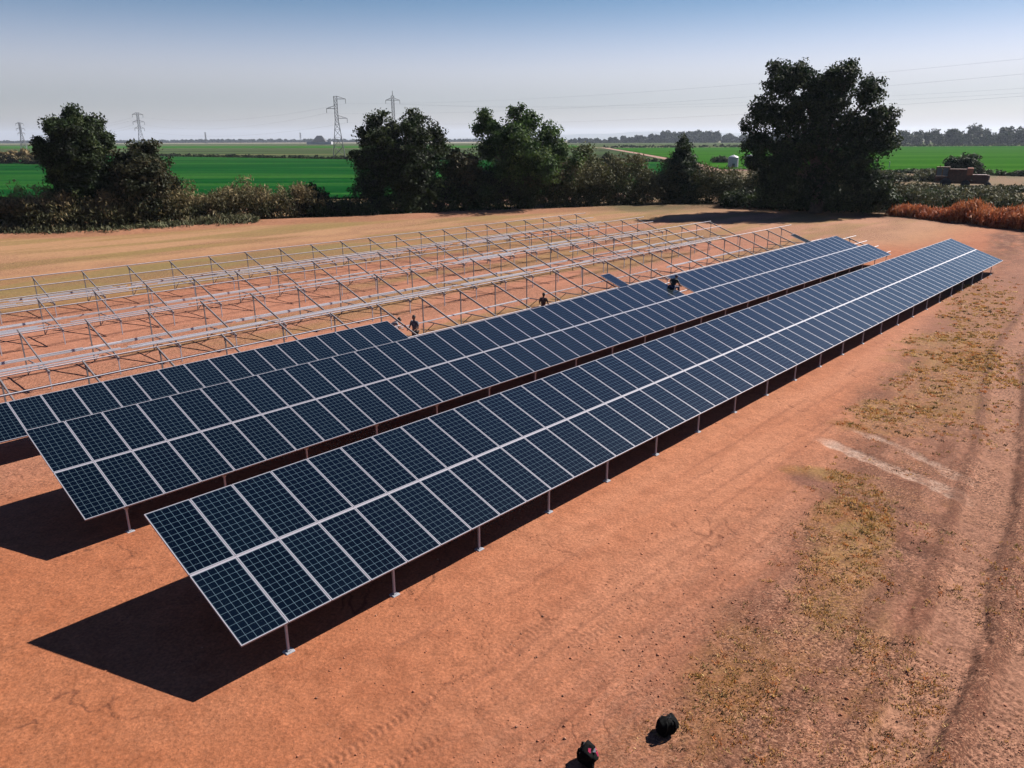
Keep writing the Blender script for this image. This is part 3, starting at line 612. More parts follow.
# ------------------------------------------------------------------ solar arrays
M_alu = mat('anodised_aluminium', (.36, .345, .39), .35, .15, .5)
M_steel = mat('galvanised_steel', (.54, .53, .58), .5, .2, .5, noise=(30, .12))
M_steeld = mat('dark_steel', (.22, .21, .22), .5, .2, .5, noise=(20, .15))  # darker than the galvanised parts: rafters, rear posts, ties, braces, tank ladders
M_foot = mat('cement_collar', (.28, .29, .33), .85, noise=(20, .2))
M_back = mat('white_backsheet', (.55, .55, .57), .7)
def glassmat():
    m = bpy.data.materials.new('solar_cells_under_glass'); m.use_nodes = True; n = m.node_tree.nodes; L = m.node_tree.links; b = n['Principled BSDF']
    uv = n.new('ShaderNodeUVMap'); uv.uv_map = 'UVMap'; sp = n.new('ShaderNodeSeparateXYZ'); L.new(uv.outputs[0], sp.inputs[0])
    def line(out, half):
        fr = n.new('ShaderNodeMath'); fr.operation = 'FRACT'; L.new(out, fr.inputs[0])
        a = n.new('ShaderNodeMath'); a.operation = 'SUBTRACT'; L.new(fr.outputs[0], a.inputs[0]); a.inputs[1].default_value = .5
        c = n.new('ShaderNodeMath'); c.operation = 'ABSOLUTE'; L.new(a.outputs[0], c.inputs[0])
        d = n.new('ShaderNodeMath'); d.operation = 'GREATER_THAN'; L.new(c.outputs[0], d.inputs[0]); d.inputs[1].default_value = .5-half
        return d.outputs[0], c.outputs[0]
    lx, ax = line(sp.outputs[0], .030); ly, ay = line(sp.outputs[1], .030)
    mx = n.new('ShaderNodeMath'); mx.operation = 'MAXIMUM'; L.new(lx, mx.inputs[0]); L.new(ly, mx.inputs[1])
    # clipped cell corners
    ad = n.new('ShaderNodeMath'); ad.operation = 'ADD'; L.new(ax, ad.inputs[0]); L.new(ay, ad.inputs[1])
    gt = n.new('ShaderNodeMath'); gt.operation = 'GREATER_THAN'; L.new(ad.outputs[0], gt.inputs[0]); gt.inputs[1].default_value = .90
    m2 = n.new('ShaderNodeMath'); m2.operation = 'MAXIMUM'; L.new(mx.outputs[0], m2.inputs[0]); L.new(gt.outputs[0], m2.inputs[1])
    oi = n.new('ShaderNodeObjectInfo'); cr = n.new('ShaderNodeMix'); cr.data_type = 'RGBA'; L.new(oi.outputs['Random'], cr.inputs[0])
    cr.inputs[6].default_value = (.0002, .0010, .0020, 1); cr.inputs[7].default_value = (.0005, .0018, .0034, 1)
    mc = n.new('ShaderNodeMix'); mc.data_type = 'RGBA'; L.new(m2.outputs[0], mc.inputs[0]); L.new(cr.outputs[2], mc.inputs[6]); mc.inputs[7].default_value = (.042, .066, .080, 1)
    L.new(mc.outputs[2], b.inputs['Base Color']); b.inputs['Roughness'].default_value = .16; b.inputs['IOR'].default_value = 1.47; b.inputs['Specular Tint'].default_value = (.70, .84, 1, 1)
    return m
M_cells = glassmat()
PW, PL, TH_ = .969, 1.982, .038          # panel width, length, thickness
PITCH = .985
def panel_meshes():
    fr = MB(); b = .018
    x, y = PW/2, PL/2
    fr.box(-x, x, -y, -y+b, -TH_, 0.003); fr.box(-x, x, y-b, y, -TH_, 0.003)
    fr.box(-x, -x+b, -y+b, y-b, -TH_, 0.003); fr.box(x-b, x, -y+b, y-b, -TH_, 0.003)
    frame = fr.mesh('aluminium_frame', M_alu)
    gx, gy = x-b, y-b; mxx, myy = .016, .02
    # glass with a small pale margin round the cells
    V = [(-gx, -gy, 0), (gx, -gy, 0), (gx, gy, 0), (-gx, gy, 0), (-gx, -gy, -.008), (gx, -gy, -.008), (gx, gy, -.008), (-gx, gy, -.008)]
    F = [(0, 1, 2, 3), (7, 6, 5, 4), (0, 4, 5, 1), (1, 5, 6, 2), (2, 6, 7, 3), (3, 7, 4, 0)]
    ux = mxx/((2*gx-2*mxx)/6); uy = myy/((2*gy-2*myy)/12)
    ux = .05; uy = .05
    uv = [(-ux, -uy), (6+ux, -uy), (6+ux, 12+uy), (-ux, 12+uy)]+[(0.5, .5)]*20
    glass = newmesh('solar_panel', np.array(V), F, [M_cells, M_back], mi=[0, 1, 1, 1, 1, 1], uv=uv)
    return frame, glass
ME_FRAME, ME_GLASS = panel_meshes()
CT, ST = math.cos(TILT), math.sin(TILT); Z0 = .837
def pl(s, u, off=0.0):       # point on the array plane, off = distance below it
    return np.array([s, u*CT+off*ST, Z0+u*ST-off*CT])
def rowthing(k, s2, label, group=None):
    p = A0+k*ROWD*UH+s2*R
    return thing('solar_array' if k < 3 else 'panel_racking', label, 'solar array' if k < 3 else 'panel rack', (p[0], p[1], 0), RZ, group)
def put_panel(root, s, row):
    u = 1.001 + (2.022 if row else 0)
    c = pl(s, u)
    o = link('solar_panel', ME_GLASS, root, c, (TILT, 0, 0)); f = link('aluminium_frame', ME_FRAME, o)
    return o
def stuff_panels(root, cells):
    """all the farthest, smallest panels of a row as one part"""
    mb = MB(); uvs = []
    for (s, row) in cells:
        u0 = .01+(2.022 if row else 0); u1 = u0+PL; x0, x1 = s-PW/2, s+PW/2; b = .018
        def q(xa, xb, ua, ub, o0, o1, m):
            v = [pl(xa, ua, o1), pl(xb, ua, o1), pl(xb, ub, o1), pl(xa, ub, o1), pl(xa, ua, o0), pl(xb, ua, o0), pl(xb, ub, o0), pl(xa, ub, o0)]
            mb.add(v, [(3, 2, 1, 0), (4, 5, 6, 7), (0, 1, 5, 4), (1, 2, 6, 5), (2, 3, 7, 6), (3, 0, 4, 7)], m)
            g = [(0.5, .5)]*4+[(-.05, -.05), (6.05, -.05), (6.05, 12.05), (-.05, 12.05)]+[(.5, .5)]*16
            uvs.extend(g)
        q(x0+b, x1-b, u0+b, u1-b, 0, .01, 0)
        q(x0, x1, u0, u0+b, -.003, TH_, 1); q(x0, x1, u1-b, u1, -.003, TH_, 1); q(x0, x0+b, u0+b, u1-b, -.003, TH_, 1); q(x1-b, x1, u0+b, u1-b, -.003, TH_, 1)
    me = newmesh('solar_panel', np.vstack(mb.V), mb.F, [M_cells, M_alu], mi=mb.M, uv=uvs)
    o = link('solar_panel', me, root); o['kind'] = 'stuff'; return o

YF, YR = .26, 3.25
ZFT = Z0+YF*ST/CT-.16; ZRT = Z0+YR*ST/CT-.16; ZT = .70
ME_FP = MB().box(-.022, .022, -.022, .022, -.1, ZFT).box(-.045, .045, -.04, .04, ZFT-.12, ZFT+.02).mesh('front_post', M_steel)
ME_RP = MB().box(-.024, .024, -.024, .024, -.1, ZRT).box(-.04, .04, -.04, .04, ZRT-.12, ZRT+.02).mesh('rear_post', M_steeld)
ME_RF = MB().bar(pl(0, .12, .15), pl(0, 3.72, .15), .042, .085).mesh('rafter', M_steeld)
ME_TI = MB().bar((.035, YF-.05, ZFT-.05), (.035, YR+.05, ZT), .03, .05).mesh('tie_bar', M_steeld)
ME_BR = MB().bar((.04, YR-.05, .08), (.04, YR-.8, ZT-.02), .025, .035).mesh('brace', M_steeld)
_f = MB(); _f.bbox(-.10, .11, -.085, .09, -.05, .03, .02); _f.bbox(-.045, .05, -.045, .045, .025, .055, .01); ME_FT = _f.mesh('post_footing', M_foot)
def channel(mb, s0, s1, y, z, tilt=True, wd=.05, hh_=.06, t=.008):
    """C-shaped rail along the row"""
    def bx(ya, yb, za, zb):
        if tilt: v = [(s, y+yy*CT-zz*ST, z+yy*ST+zz*CT) for zz in (za, zb) for yy in (ya, yb) for s in (s0, s1)]
        else: v = [(s, y+yy, z+zz) for zz in (za, zb) for yy in (ya, yb) for s in (s0, s1)]
        mb.add(v, [(0,2,3,1),(4,5,7,6),(0,1,5,4),(2,6,7,3),(0,4,6,2),(1,3,7,5)])
    bx(-wd/2, wd/2, hh_-t, hh_); bx(-wd/2, -wd/2+t, 0, hh_-t); bx(wd/2-t, wd/2, 0, hh_-t)
    return mb
def frames(root, s_first, s_last, step=2.7, foot=False):
    s = s_first
    while s <= s_last:
        for nm, me in (('front_post', ME_FP), ('rear_post', ME_RP), ('rafter', ME_RF), ('tie_bar', ME_TI), ('brace', ME_BR), ('post_footing', ME_FT)):
            if nm == 'post_footing' and not foot: continue
            y = YF if nm in ('front_post', 'post_footing') else (YR if nm == 'rear_post' else 0)
            link(nm, me, root, (s, y, 0))
        s += step
def purlins(root, s0, s1, us):
    for u in us:
        p = pl(0, u, .105); mb = channel(MB(), s0, s1, p[1], p[2], True, .035, .045); mb.build('purlin', M_steel, root)
def centre_strip(root, s0, s1, u=2.01):
    p0 = pl(s0, u-.045, .012)
    v = []
    for off in (.045, .010):
        for uu in (u-.024, u+.024):
            for s in (s0, s1): v.append(pl(s, uu, off))
    MB().add(v, [(0,2,3,1),(4,5,7,6),(0,1,5,4),(2,6,7,3),(0,4,6,2),(1,3,7,5)]).build('centre_rail', M_alu, root)
def gap_strips(root, cells):
    """clamping strip seen in the slots between neighbouring panels"""
    mb = MB()
    for (s, row) in cells:
        u0 = .01+(2.022 if row else 0); v = []
        for off in (.03, .006):
            for uu in (u0+.02, u0+PL-.02):
                for ss in (s-.012, s+.012): v.append(pl(ss, uu, off))
        mb.add(v, [(0,2,3,1),(4,5,7,6),(0,1,5,4),(2,6,7,3),(0,4,6,2),(1,3,7,5)])
    mb.build('clamp_strip', M_alu, root)

# row 0: nearest, 63 columns
r0 = rowthing(0, 0, 'nearest solar array, complete two-high row of panels beside the open dirt yard')
cols = [(PITCH*(i+.5), j) for i in range(63) for j in (0, 1)]
for c in cols[:100]: put_panel(r0, *c)
stuff_panels(r0, cols[100:]); centre_strip(r0, .02, 62.03); gap_strips(r0, [(PITCH*i, j) for i in range(1, 63) for j in (0, 1)])
frames(r0, 1.05, 61.5, 2.67, True); purlins(r0, .1, 61.9, (.45, 1.5, 2.5, 3.5))
# row 1
r1 = rowthing(1, -.15, 'second solar array, a two-high row with one upper panel missing where a worker sits')
GAP = 32
cols = [(PITCH*(i+.5), j) for i in range(61) for j in (0, 1) if not (j == 1 and (i == GAP or i > 58))]
for c in cols[:100]: put_panel(r1, *c)
stuff_panels(r1, cols[100:]); centre_strip(r1, .02, 60.0); gap_strips(r1, [(PITCH*i, j) for i in range(1, 61) for j in (0, 1) if not (j == 1 and (i in (GAP, GAP+1) or i > 58))])
frames(r1, 1.05, 61.5, 2.67, True); purlins(r1, .1, 61.3, (.45, 1.5, 2.5, 3.5))
# row 2: only lower panels at the near end, the rest bare
r2 = rowthing(2, 0, 'half-built third array, lower panels at its near end and bare steel frames beyond')
C2 = [(.25+PITCH*i, 0) for i in range(-6, 17)]
for c in C2: put_panel(r2, *c)
centre_strip(r2, -6, 16.5, 1.99); gap_strips(r2, [(.25+PITCH*(i+.5), 0) for i in range(-6, 16)])
for s in (33.9, 62.3): put_panel(r2, s, 0)
frames(r2, -4.4, 65.5, 2.70); purlins(r2, -5, 17, (.45, 1.5, 2.5)); purlins(r2, 17, 65.5, (.45,)); purlins(r2, -5, 17, ()); purlins(r2, 46, 65.5, (3.6,))
r3 = rowthing(3, 0, 'bare steel frame row directly behind the half-built third array')
frames(r3, -1.85, 63.5, 2.72); purlins(r3, -2.5, 63.7, (.35,)); purlins(r3, 40, 63.7, (3.6, 2.4))
r4 = rowthing(4, 0, 'bare steel frame row in the middle of the unfinished field, second from the hedge')
frames(r4, .95, 63.5, 2.76); purlins(r4, 0, 63, (.35, 2.4)); purlins(r4, 20, 63, (3.6,))
r5 = rowthing(5, 0, 'rearmost bare steel frame row, nearest the hedge, with thin rails along its top edge')
frames(r5, .1, 62.5, 2.76); purlins(r5, 0, 62.6, (.35, 1.3, 2.4, 3.6))

# loose rails laid on the ties and rafter feet, waiting to be fixed
RAIL = channel(MB(), -3.3, 3.3, 0, 0, False, .05, .05).mesh('loose_rail', M_steel)
def loose(k, ylist, s0, s1, label, group, nz):
    g = np.random.default_rng(100+k*7+nz)
    s = s0+3.3
    while s < s1-3:
        for (y, z) in ylist:
            if g.random() < .38: continue
            p = A0+k*ROWD*UH+(s+g.uniform(-1.1, 1.1))*R+(y+g.uniform(-.03, .03))*UH
            tag(link('loose_rail', RAIL, None, (p[0], p[1], z), (0, 0, RZ+g.uniform(-.010, .010))), label, 'rail', group)
        s += 6.75
NM = {2: 'of the half-built third array', 3: 'of the bare row behind the half-built array', 4: 'of the bare row second from the hedge', 5: 'of the rearmost bare row'}
for k in (2, 3, 4, 5):
    s0, s1 = (17, 60) if k == 2 else (0, 62)
    a = [(2.85, ZT+.03), (2.93, ZT+.03), (3.02, ZT+.03), (2.9, ZT+.083), (2.98, ZT+.083)]
    loose(k, a[:3] if k in (2,) else a, -5 if k == 2 else s0, s1, 'loose rail on the tie bars '+NM[k], 'loose rails on the ties '+NM[k], 1)
    zf = Z0+.5*ST/CT-.055
    if k > 2:
        b = [(.44, zf-.03), (.52, zf), (.60, zf+.03), (.68, zf+.06)]
        loose(k, b, s0, s1, 'loose rail across the rafter feet '+NM[k], 'loose rails on the rafter feet '+NM[k], 2)

# ------------------------------------------------------------------ people
M_skin = mat('skin', (.2, .10, .065), .6); M_hair = mat('dark_hair', (.012, .010, .010), .8)
def skinmesh(name, J, E_, mt, sub=1, root=0):
    me = bpy.data.meshes.new(name); me.from_pydata([j[0] for j in J], E_, []); o = bpy.data.objects.new(name, me); COL.objects.link(o)
    m = o.modifiers.new('skin', 'SKIN'); m.use_smooth_shade = True
    for i, j in enumerate(J): me.skin_vertices[0].data[i].radius = (j[1], j[1]*(j[2] if len(j) > 2 else 1)); me.skin_vertices[0].data[i].use_root = (i == root)
    s_ = o.modifiers.new('sub', 'SUBSURF'); s_.levels = sub; s_.render_levels = sub
    dg = bpy.context.evaluated_depsgraph_get(); r_ = bpy.data.meshes.new_from_object(o.evaluated_get(dg)); bpy.data.objects.remove(o)
    r_.materials.clear(); r_.materials.append(mt); r_.name = name; return r_
def person(label, loc, rz, pose, shirt, trous, hat=None, shirt_m=None):
    """pose: dict of joints in local metres, the figure faces +y"""
    root = thing('person', label, 'person', loc, rz); root.scale = (.95, .95, .95)
    P = {k: np.array(v, float) for k, v in pose.items()}
    J = []; E_ = []; ix = {}
    def j(n_, p, r_, f=1.0): ix[n_] = len(J); J.append((tuple(p), r_, f))
    j('pel', P['pel'], .125, .85); j('waist', P['pel']*.5+P['chest']*.5, .12, .85); j('chest', P['chest'], .145, .8); j('neck', P['neck'], .055); j('skull', P['head'], .085)
    E_ += [(0, 1), (1, 2), (2, 3), (3, 4)]
    for sd_ in 'LR':
        j('sh'+sd_, P['sh'+sd_], .06); j('el'+sd_, P['el'+sd_], .042); j('wr'+sd_, P['wr'+sd_], .03); j('pa'+sd_, P['wr'+sd_]+(P['wr'+sd_]-P['el'+sd_])/np.linalg.norm(P['wr'+sd_]-P['el'+sd_])*.07, .036)
        E_ += [(ix['chest'], ix['sh'+sd_]), (ix['sh'+sd_], ix['el'+sd_]), (ix['el'+sd_], ix['wr'+sd_]), (ix['wr'+sd_], ix['pa'+sd_])]
        j('hp'+sd_, P['hp'+sd_], .09); j('kn'+sd_, P['kn'+sd_], .06); j('an'+sd_, P['an'+sd_], .042); j('to'+sd_, P['an'+sd_]+np.array([0, .16, -.05]), .04)
        E_ += [(0, ix['hp'+sd_]), (ix['hp'+sd_], ix['kn'+sd_]), (ix['kn'+sd_], ix['an'+sd_]), (ix['an'+sd_], ix['to'+sd_])]
    bm_ = skinmesh('body', J, E_, M_skin, 1)
    # head with brow, nose, ears and chin, and the fingers, joined into the one body mesh
    hd = MB(); hc = P['head']+np.array([0, .01, .03])
    def hf(q, d):
        q = q.copy()
        if d[2] < -.2: q[0] -= (q[0]-hc[0])*.25
        if d[1] > .8 and abs(d[2]+.1) < .35: q[1] += .008
        return q
    hd.ball(hc, (.078, .098, .118), 16, 12, fn=hf)
    hd.ball(hc+np.array([0, .104, -.02]), (.014, .02, .026), 8, 6); hd.ball(hc+np.array([0, .09, -.062]), (.026, .01, .009), 8, 6)
    for sx in (-1, 1): hd.ball(hc+np.array([sx*.08, 0, -.01]), (.012, .022, .032), 8, 6)
    for sd_ in 'LR':
        a_ = P['el'+sd_]; b_ = P['wr'+sd_]; t = (b_-a_)/np.linalg.norm(b_-a_); side = np.cross(t, [0, 0, 1.]); side /= np.linalg.norm(side)+1e-9; dn = np.cross(side, t)
        pc_ = b_+t*.085
        for q_, (o_, l_) in enumerate(((-.03, .062), (-.01, .074), (.01, .07), (.03, .055))):
            st_ = pc_+side*o_; hd.tube([st_, st_+t*l_*.5-dn*.006, st_+t*l_*.85-dn*.028], [.0095, .009, .007], 6)
        sg = 1 if sd_ == 'R' else -1
        st_ = b_+t*.03+side*sg*-.03; hd.tube([st_, st_+t*.03-side*sg*.022, st_+t*.06-side*sg*.026-dn*.012], [.011, .0105, .008], 6)
    hm = hd.mesh('head', M_skin, True)
    import bmesh
    bm = bmesh.new(); bm.from_mesh(bm_); bm.from_mesh(hm); bm.to_mesh(bm_); bm.free()
    link('body', bm_, root)
    # shirt
    J2 = [(tuple(P['pel']+(P['chest']-P['pel'])*.05), .14, .9), (tuple((P['pel']+P['chest'])*.5), .135, .9), (tuple(P['chest']), .16, .82), (tuple(P['chest']*.35+P['neck']*.65), .08)]
    E2 = [(0, 1), (1, 2), (2, 3)]
    for sd_ in 'LR':
        i0 = len(J2); e = P['sh'+sd_]+(P['el'+sd_]-P['sh'+sd_])*.8
        J2 += [(tuple(P['sh'+sd_]), .078), (tuple(e), .06)]; E2 += [(2, i0), (i0, i0+1)]
    link('shirt', skinmesh('shirt', J2, E2, shirt, 1), root)
    J3 = [(tuple(P['pel']), .14, .9)]; E3 = []
    for sd_ in 'LR':
        i0 = len(J3); J3 += [(tuple(P['hp'+sd_]), .105), (tuple(P['kn'+sd_]), .075), (tuple(P['an'+sd_]+np.array([0, 0, .03])), .062)]; E3 += [(0, i0), (i0, i0+1), (i0+1, i0+2)]
    link('trousers', skinmesh('trousers', J3, E3, trous, 1), root)
    sh = MB()
    for sd_ in 'LR':
        a_ = P['an'+sd_]; sh.ball(a_+np.array([0, .06, -.045]), (.05, .14, .05), 10, 8)
    sh.build('shoes', mat('boot_leather', (.06, .04, .03), .7), root, smooth=True)
    ht = MB()
    if hat:
        ht.ball(hc+np.array([0, -.005, .035]), (.092, .112, .10), 16, 8, fn=lambda q, d: np.array([q[0], q[1], max(q[2], hc[2]+.02)]))
        ht.ball(hc+np.array([0, .10, .03]), (.06, .06, .008), 12, 4); ht.build('cap', hat, root, smooth=True)
    else:
        ht.ball(hc+np.array([0, -.018, .022]), (.088, .102, .112), 16, 10, fn=lambda q, d: np.array([q[0], min(q[1], hc[1]+.06), max(q[2], hc[2]-.07)])); ht.build('hair', M_hair, root, smooth=True)
    return root
STAND = dict(pel=(0, 0, .95), chest=(0, .03, 1.32), neck=(0, .03, 1.5), head=(0, .06, 1.62), shL=(-.19, .02, 1.42), shR=(.19, .02, 1.42), elL=(-.27, .06, 1.13), elR=(.27, .08, 1.14),
             wrL=(-.2, .28, 1.05), wrR=(.2, .3, 1.08), hpL=(-.1, 0, .88), hpR=(.1, 0, .88), knL=(-.12, .04, .5), knR=(.12, .03, .5), anL=(-.13, 0, .1), anR=(.14, .02, .1))
BEND = dict(STAND, pel=(0, -.12, .93), chest=(0, .2, 1.15), neck=(0, .33, 1.24), head=(0, .44, 1.28), shL=(-.19, .26, 1.18), shR=(.19, .26, 1.18), elL=(-.24, .36, .93), elR=(.24, .36, .93), wrL=(-.16, .52, .85), wrR=(.16, .52, .85), hpL=(-.1, -.1, .87), hpR=(.1, -.1, .87))
SIT = dict(pel=(0, 0, .12), chest=(0, .2, .42), neck=(0, .29, .55), head=(0, .38, .63), shL=(-.2, .2, .5), shR=(.2, .2, .5), elL=(-.33, .22, .34), elR=(.33, .2, .34),
           wrL=(-.32, .4, .16), wrR=(.3, .42, .18), hpL=(-.1, .05, .1), hpR=(.1, .05, .1), knL=(-.13, .46, .1), knR=(.13, .46, .08), anL=(-.13, .5, -.32), anR=(.13, .52, -.34))
c_grey = mat('grey_blue_shirt', (.09, .095, .12), .85, noise=(14, .5)); c_dark = mat('dark_trousers', (.03, .035, .05), .85); c_black = mat('black_shirt', (.010, .014, .012), .85)
c_pale = mat('pale_shirt', (.24, .23, .26), .85); c_navy = mat('navy_cloth', (.012, .02, .075), .8)
def at_site(k, s, y, z=0): p = A0+k*ROWD*UH+s*R+y*UH; return (p[0], p[1], z)
person('standing worker in grey shirt just past the last panel of the half-built array', at_site(2, 17.7, 1.3), RZ+rad(100), STAND, c_grey, c_dark)
person('bending worker in pale shirt leaning over rails at the end of the half-built array', at_site(2, 17.4, 2.75), RZ-rad(120), BEND, c_pale, c_dark)
person('dark-haired worker standing alone among bare frames behind the second array', at_site(2, 26.0, .25), RZ-rad(70), STAND, mat('brown_shirt', (.05, .035, .03), .85), c_dark)
_g = pl(-.15+PITCH*(GAP+.5), 2.75); _p = site(_g[0], ROWD+_g[1])
_p = at_site(1, -.15+PITCH*(GAP-.02), 2.95*CT, Z0+2.95*ST-.08)
person('worker in black shirt and navy cap sitting on the second array by its gap', _p, RZ-rad(95), SIT, c_black, c_navy, hat=c_navy)

# ------------------------------------------------------------------ bags on the ground
M_nyl = mat('black_nylon', (.0012, .0016, .002), .9, 0, .12, noise=(40, .4), bump=(.3, .01)); M_pink = mat('hot_pink_trim', (.75, .04, .13), .6); M_whi = mat('white_patch', (.4, .4, .42), .6); M_gry = mat('grey_webbing', (.03, .032, .038), .8, 0, .2)
def backpack(label, loc, rz, accents, slump=.0):
    root = thing('backpack', label, 'backpack', loc, rz); root.scale = (.86, .86, .86)
    def sh(q, d):
        q = q.copy(); q[0] += .028*math.sin(q[2]*19+q[1]*14); q[1] += .024*math.sin(q[2]*27+q[0]*17); q[2] += .014*math.sin(q[0]*31+1)+.012*math.sin(q[1]*37); q[2] = max(q[2], .0)
        if q[2] > .25: q[1] -= slump*(q[2]-.25)
        return q
    def sup(cx, cy, cz, rx, ry, rz_, e=.55):
        mb = MB(); V = []; seg, rings = 28, 18
        for i in range(rings+1):
            th = math.pi*i/rings
            for k in range(seg):
                ph = 2*math.pi*k/seg; f = lambda v: math.copysign(abs(v)**e, v)
                d = np.array([f(math.sin(th))*f(math.cos(ph)), f(math.sin(th))*f(math.sin(ph)), f(math.cos(th))]); V.append(sh(np.array([cx, cy, cz])+d*np.array([rx, ry, rz_]), d))
        F = [(i*seg+k, (i+1)*seg+k, (i+1)*seg+(k+1) % seg, i*seg+(k+1) % seg) for i in range(rings) for k in range(seg)]
        return mb.add(V, F)
    sup(0, 0, .20 if accents else .165, .165 if accents else .20, .13, .20 if accents else .165).build('main_compartment', M_nyl, root, smooth=True)
    sup(0, -.13, .14, .125, .055, .12).build('front_pocket', M_nyl, root, smooth=True)
    for sx in (-1, 1):
        MB().tube([(sx*.07, .09, .35), (sx*.09, .135, .33), (sx*.10, .15, .23), (sx*.11, .14, .12), (sx*.10, .10, .05)], [.02, .024, .026, .02, .012], 8).build('shoulder_strap', M_nyl, root, smooth=True)
    MB().tube([(-.04, .07, .38), (-.03, .07, .42), (.03, .07, .42), (.04, .07, .38)], .009, 8).build('top_handle', M_gry, root, smooth=True)
    MB().tube([(-.14, -.04, .30), (-.08, -.105, .33), (0, -.125, .34), (.08, -.105, .33), (.14, -.04, .30)], .006, 6).build('zip', M_gry, root, smooth=True)
    if accents:
        for n_, (a, b, mt) in enumerate((((-.10, -.08, .34), (-.04, -.06, .39), M_pink), ((.11, -.12, .24), (.125, -.07, .32), M_pink), ((.05, -.185, .18), (.075, -.155, .25), M_pink))):
            MB().bar(a, b, .05, .022, 0).build('trim_patch', mt, root)
        MB().bar((.0, -.14, .30), (.045, -.12, .345), .055, .02).build('label_patch', M_whi, root)
    return root
backpack('black backpack with pink and white patches standing on the dirt at the bottom edge', (1.20, 9.83, 0), rad(62), True)
backpack('plain all-black backpack slumped on the dirt, the farther of the two bags', (2.62, 10.48, 0), rad(200), False, .35)

# ------------------------------------------------------------------ storage tanks
M_tank = mat('white_tank', (.42, .42, .47), .45, noise=(1.5, .06)); M_tankd = mat('grey_blue_tank', (.05, .06, .11), .5, noise=(1.5, .1))
def tank(label, loc, mt, door):
    root = thing('storage_tank', label, 'tank', loc, rad(-10))
    b = MB(); b.lathe([(1.75, -.1), (1.75, 3.5)], seg=32)
    for z in (.6, 1.3, 2.0, 2.7): b.lathe([(1.75, z-.05), (1.79, z-.03), (1.79, z+.03), (1.75, z+.05)], seg=32)
    b.build('tank_wall', mt, root, smooth=False)
    MB().lathe([(1.82, 3.5), (1.7, 3.65), (1.2, 4.0), (.5, 4.25), (.3, 4.27), (.3, 4.4), (.0, 4.42)], seg=32).build('roof', mt, root, smooth=True)
    MB().box(-.45, .45, -1.86, -1.74, .1, 1.5).build('hatch', door, root)
    MB().tube([(1.2, -1.45, .1), (1.2, -1.45, 3.3)], .04, 6).tube([(1.5, -1.2, .1), (1.5, -1.2, 3.3)], .04, 6).build('ladder', M_steeld, root)
    return root
tank('white round storage tank with domed top at the near edge of the right green field', (77.8, 276.0, 0), M_tank, M_tankd)
tank('dark blue-grey tank half hidden by the largest oak, right of the white tank', (86.0, 284.0, 0), M_tankd, M_tank)
p_ = thing('marker_post', 'tiny pale marker post in the green field left of the rusty machine', 'post', (126, 262, 0)); MB().tube([(0, 0, -.2), (0, 0, 2.2)], .12, 8).lathe([(.13, 2.2), (.16, 2.25), (.0, 2.35)]).build('post_shaft', M_whi, p_)

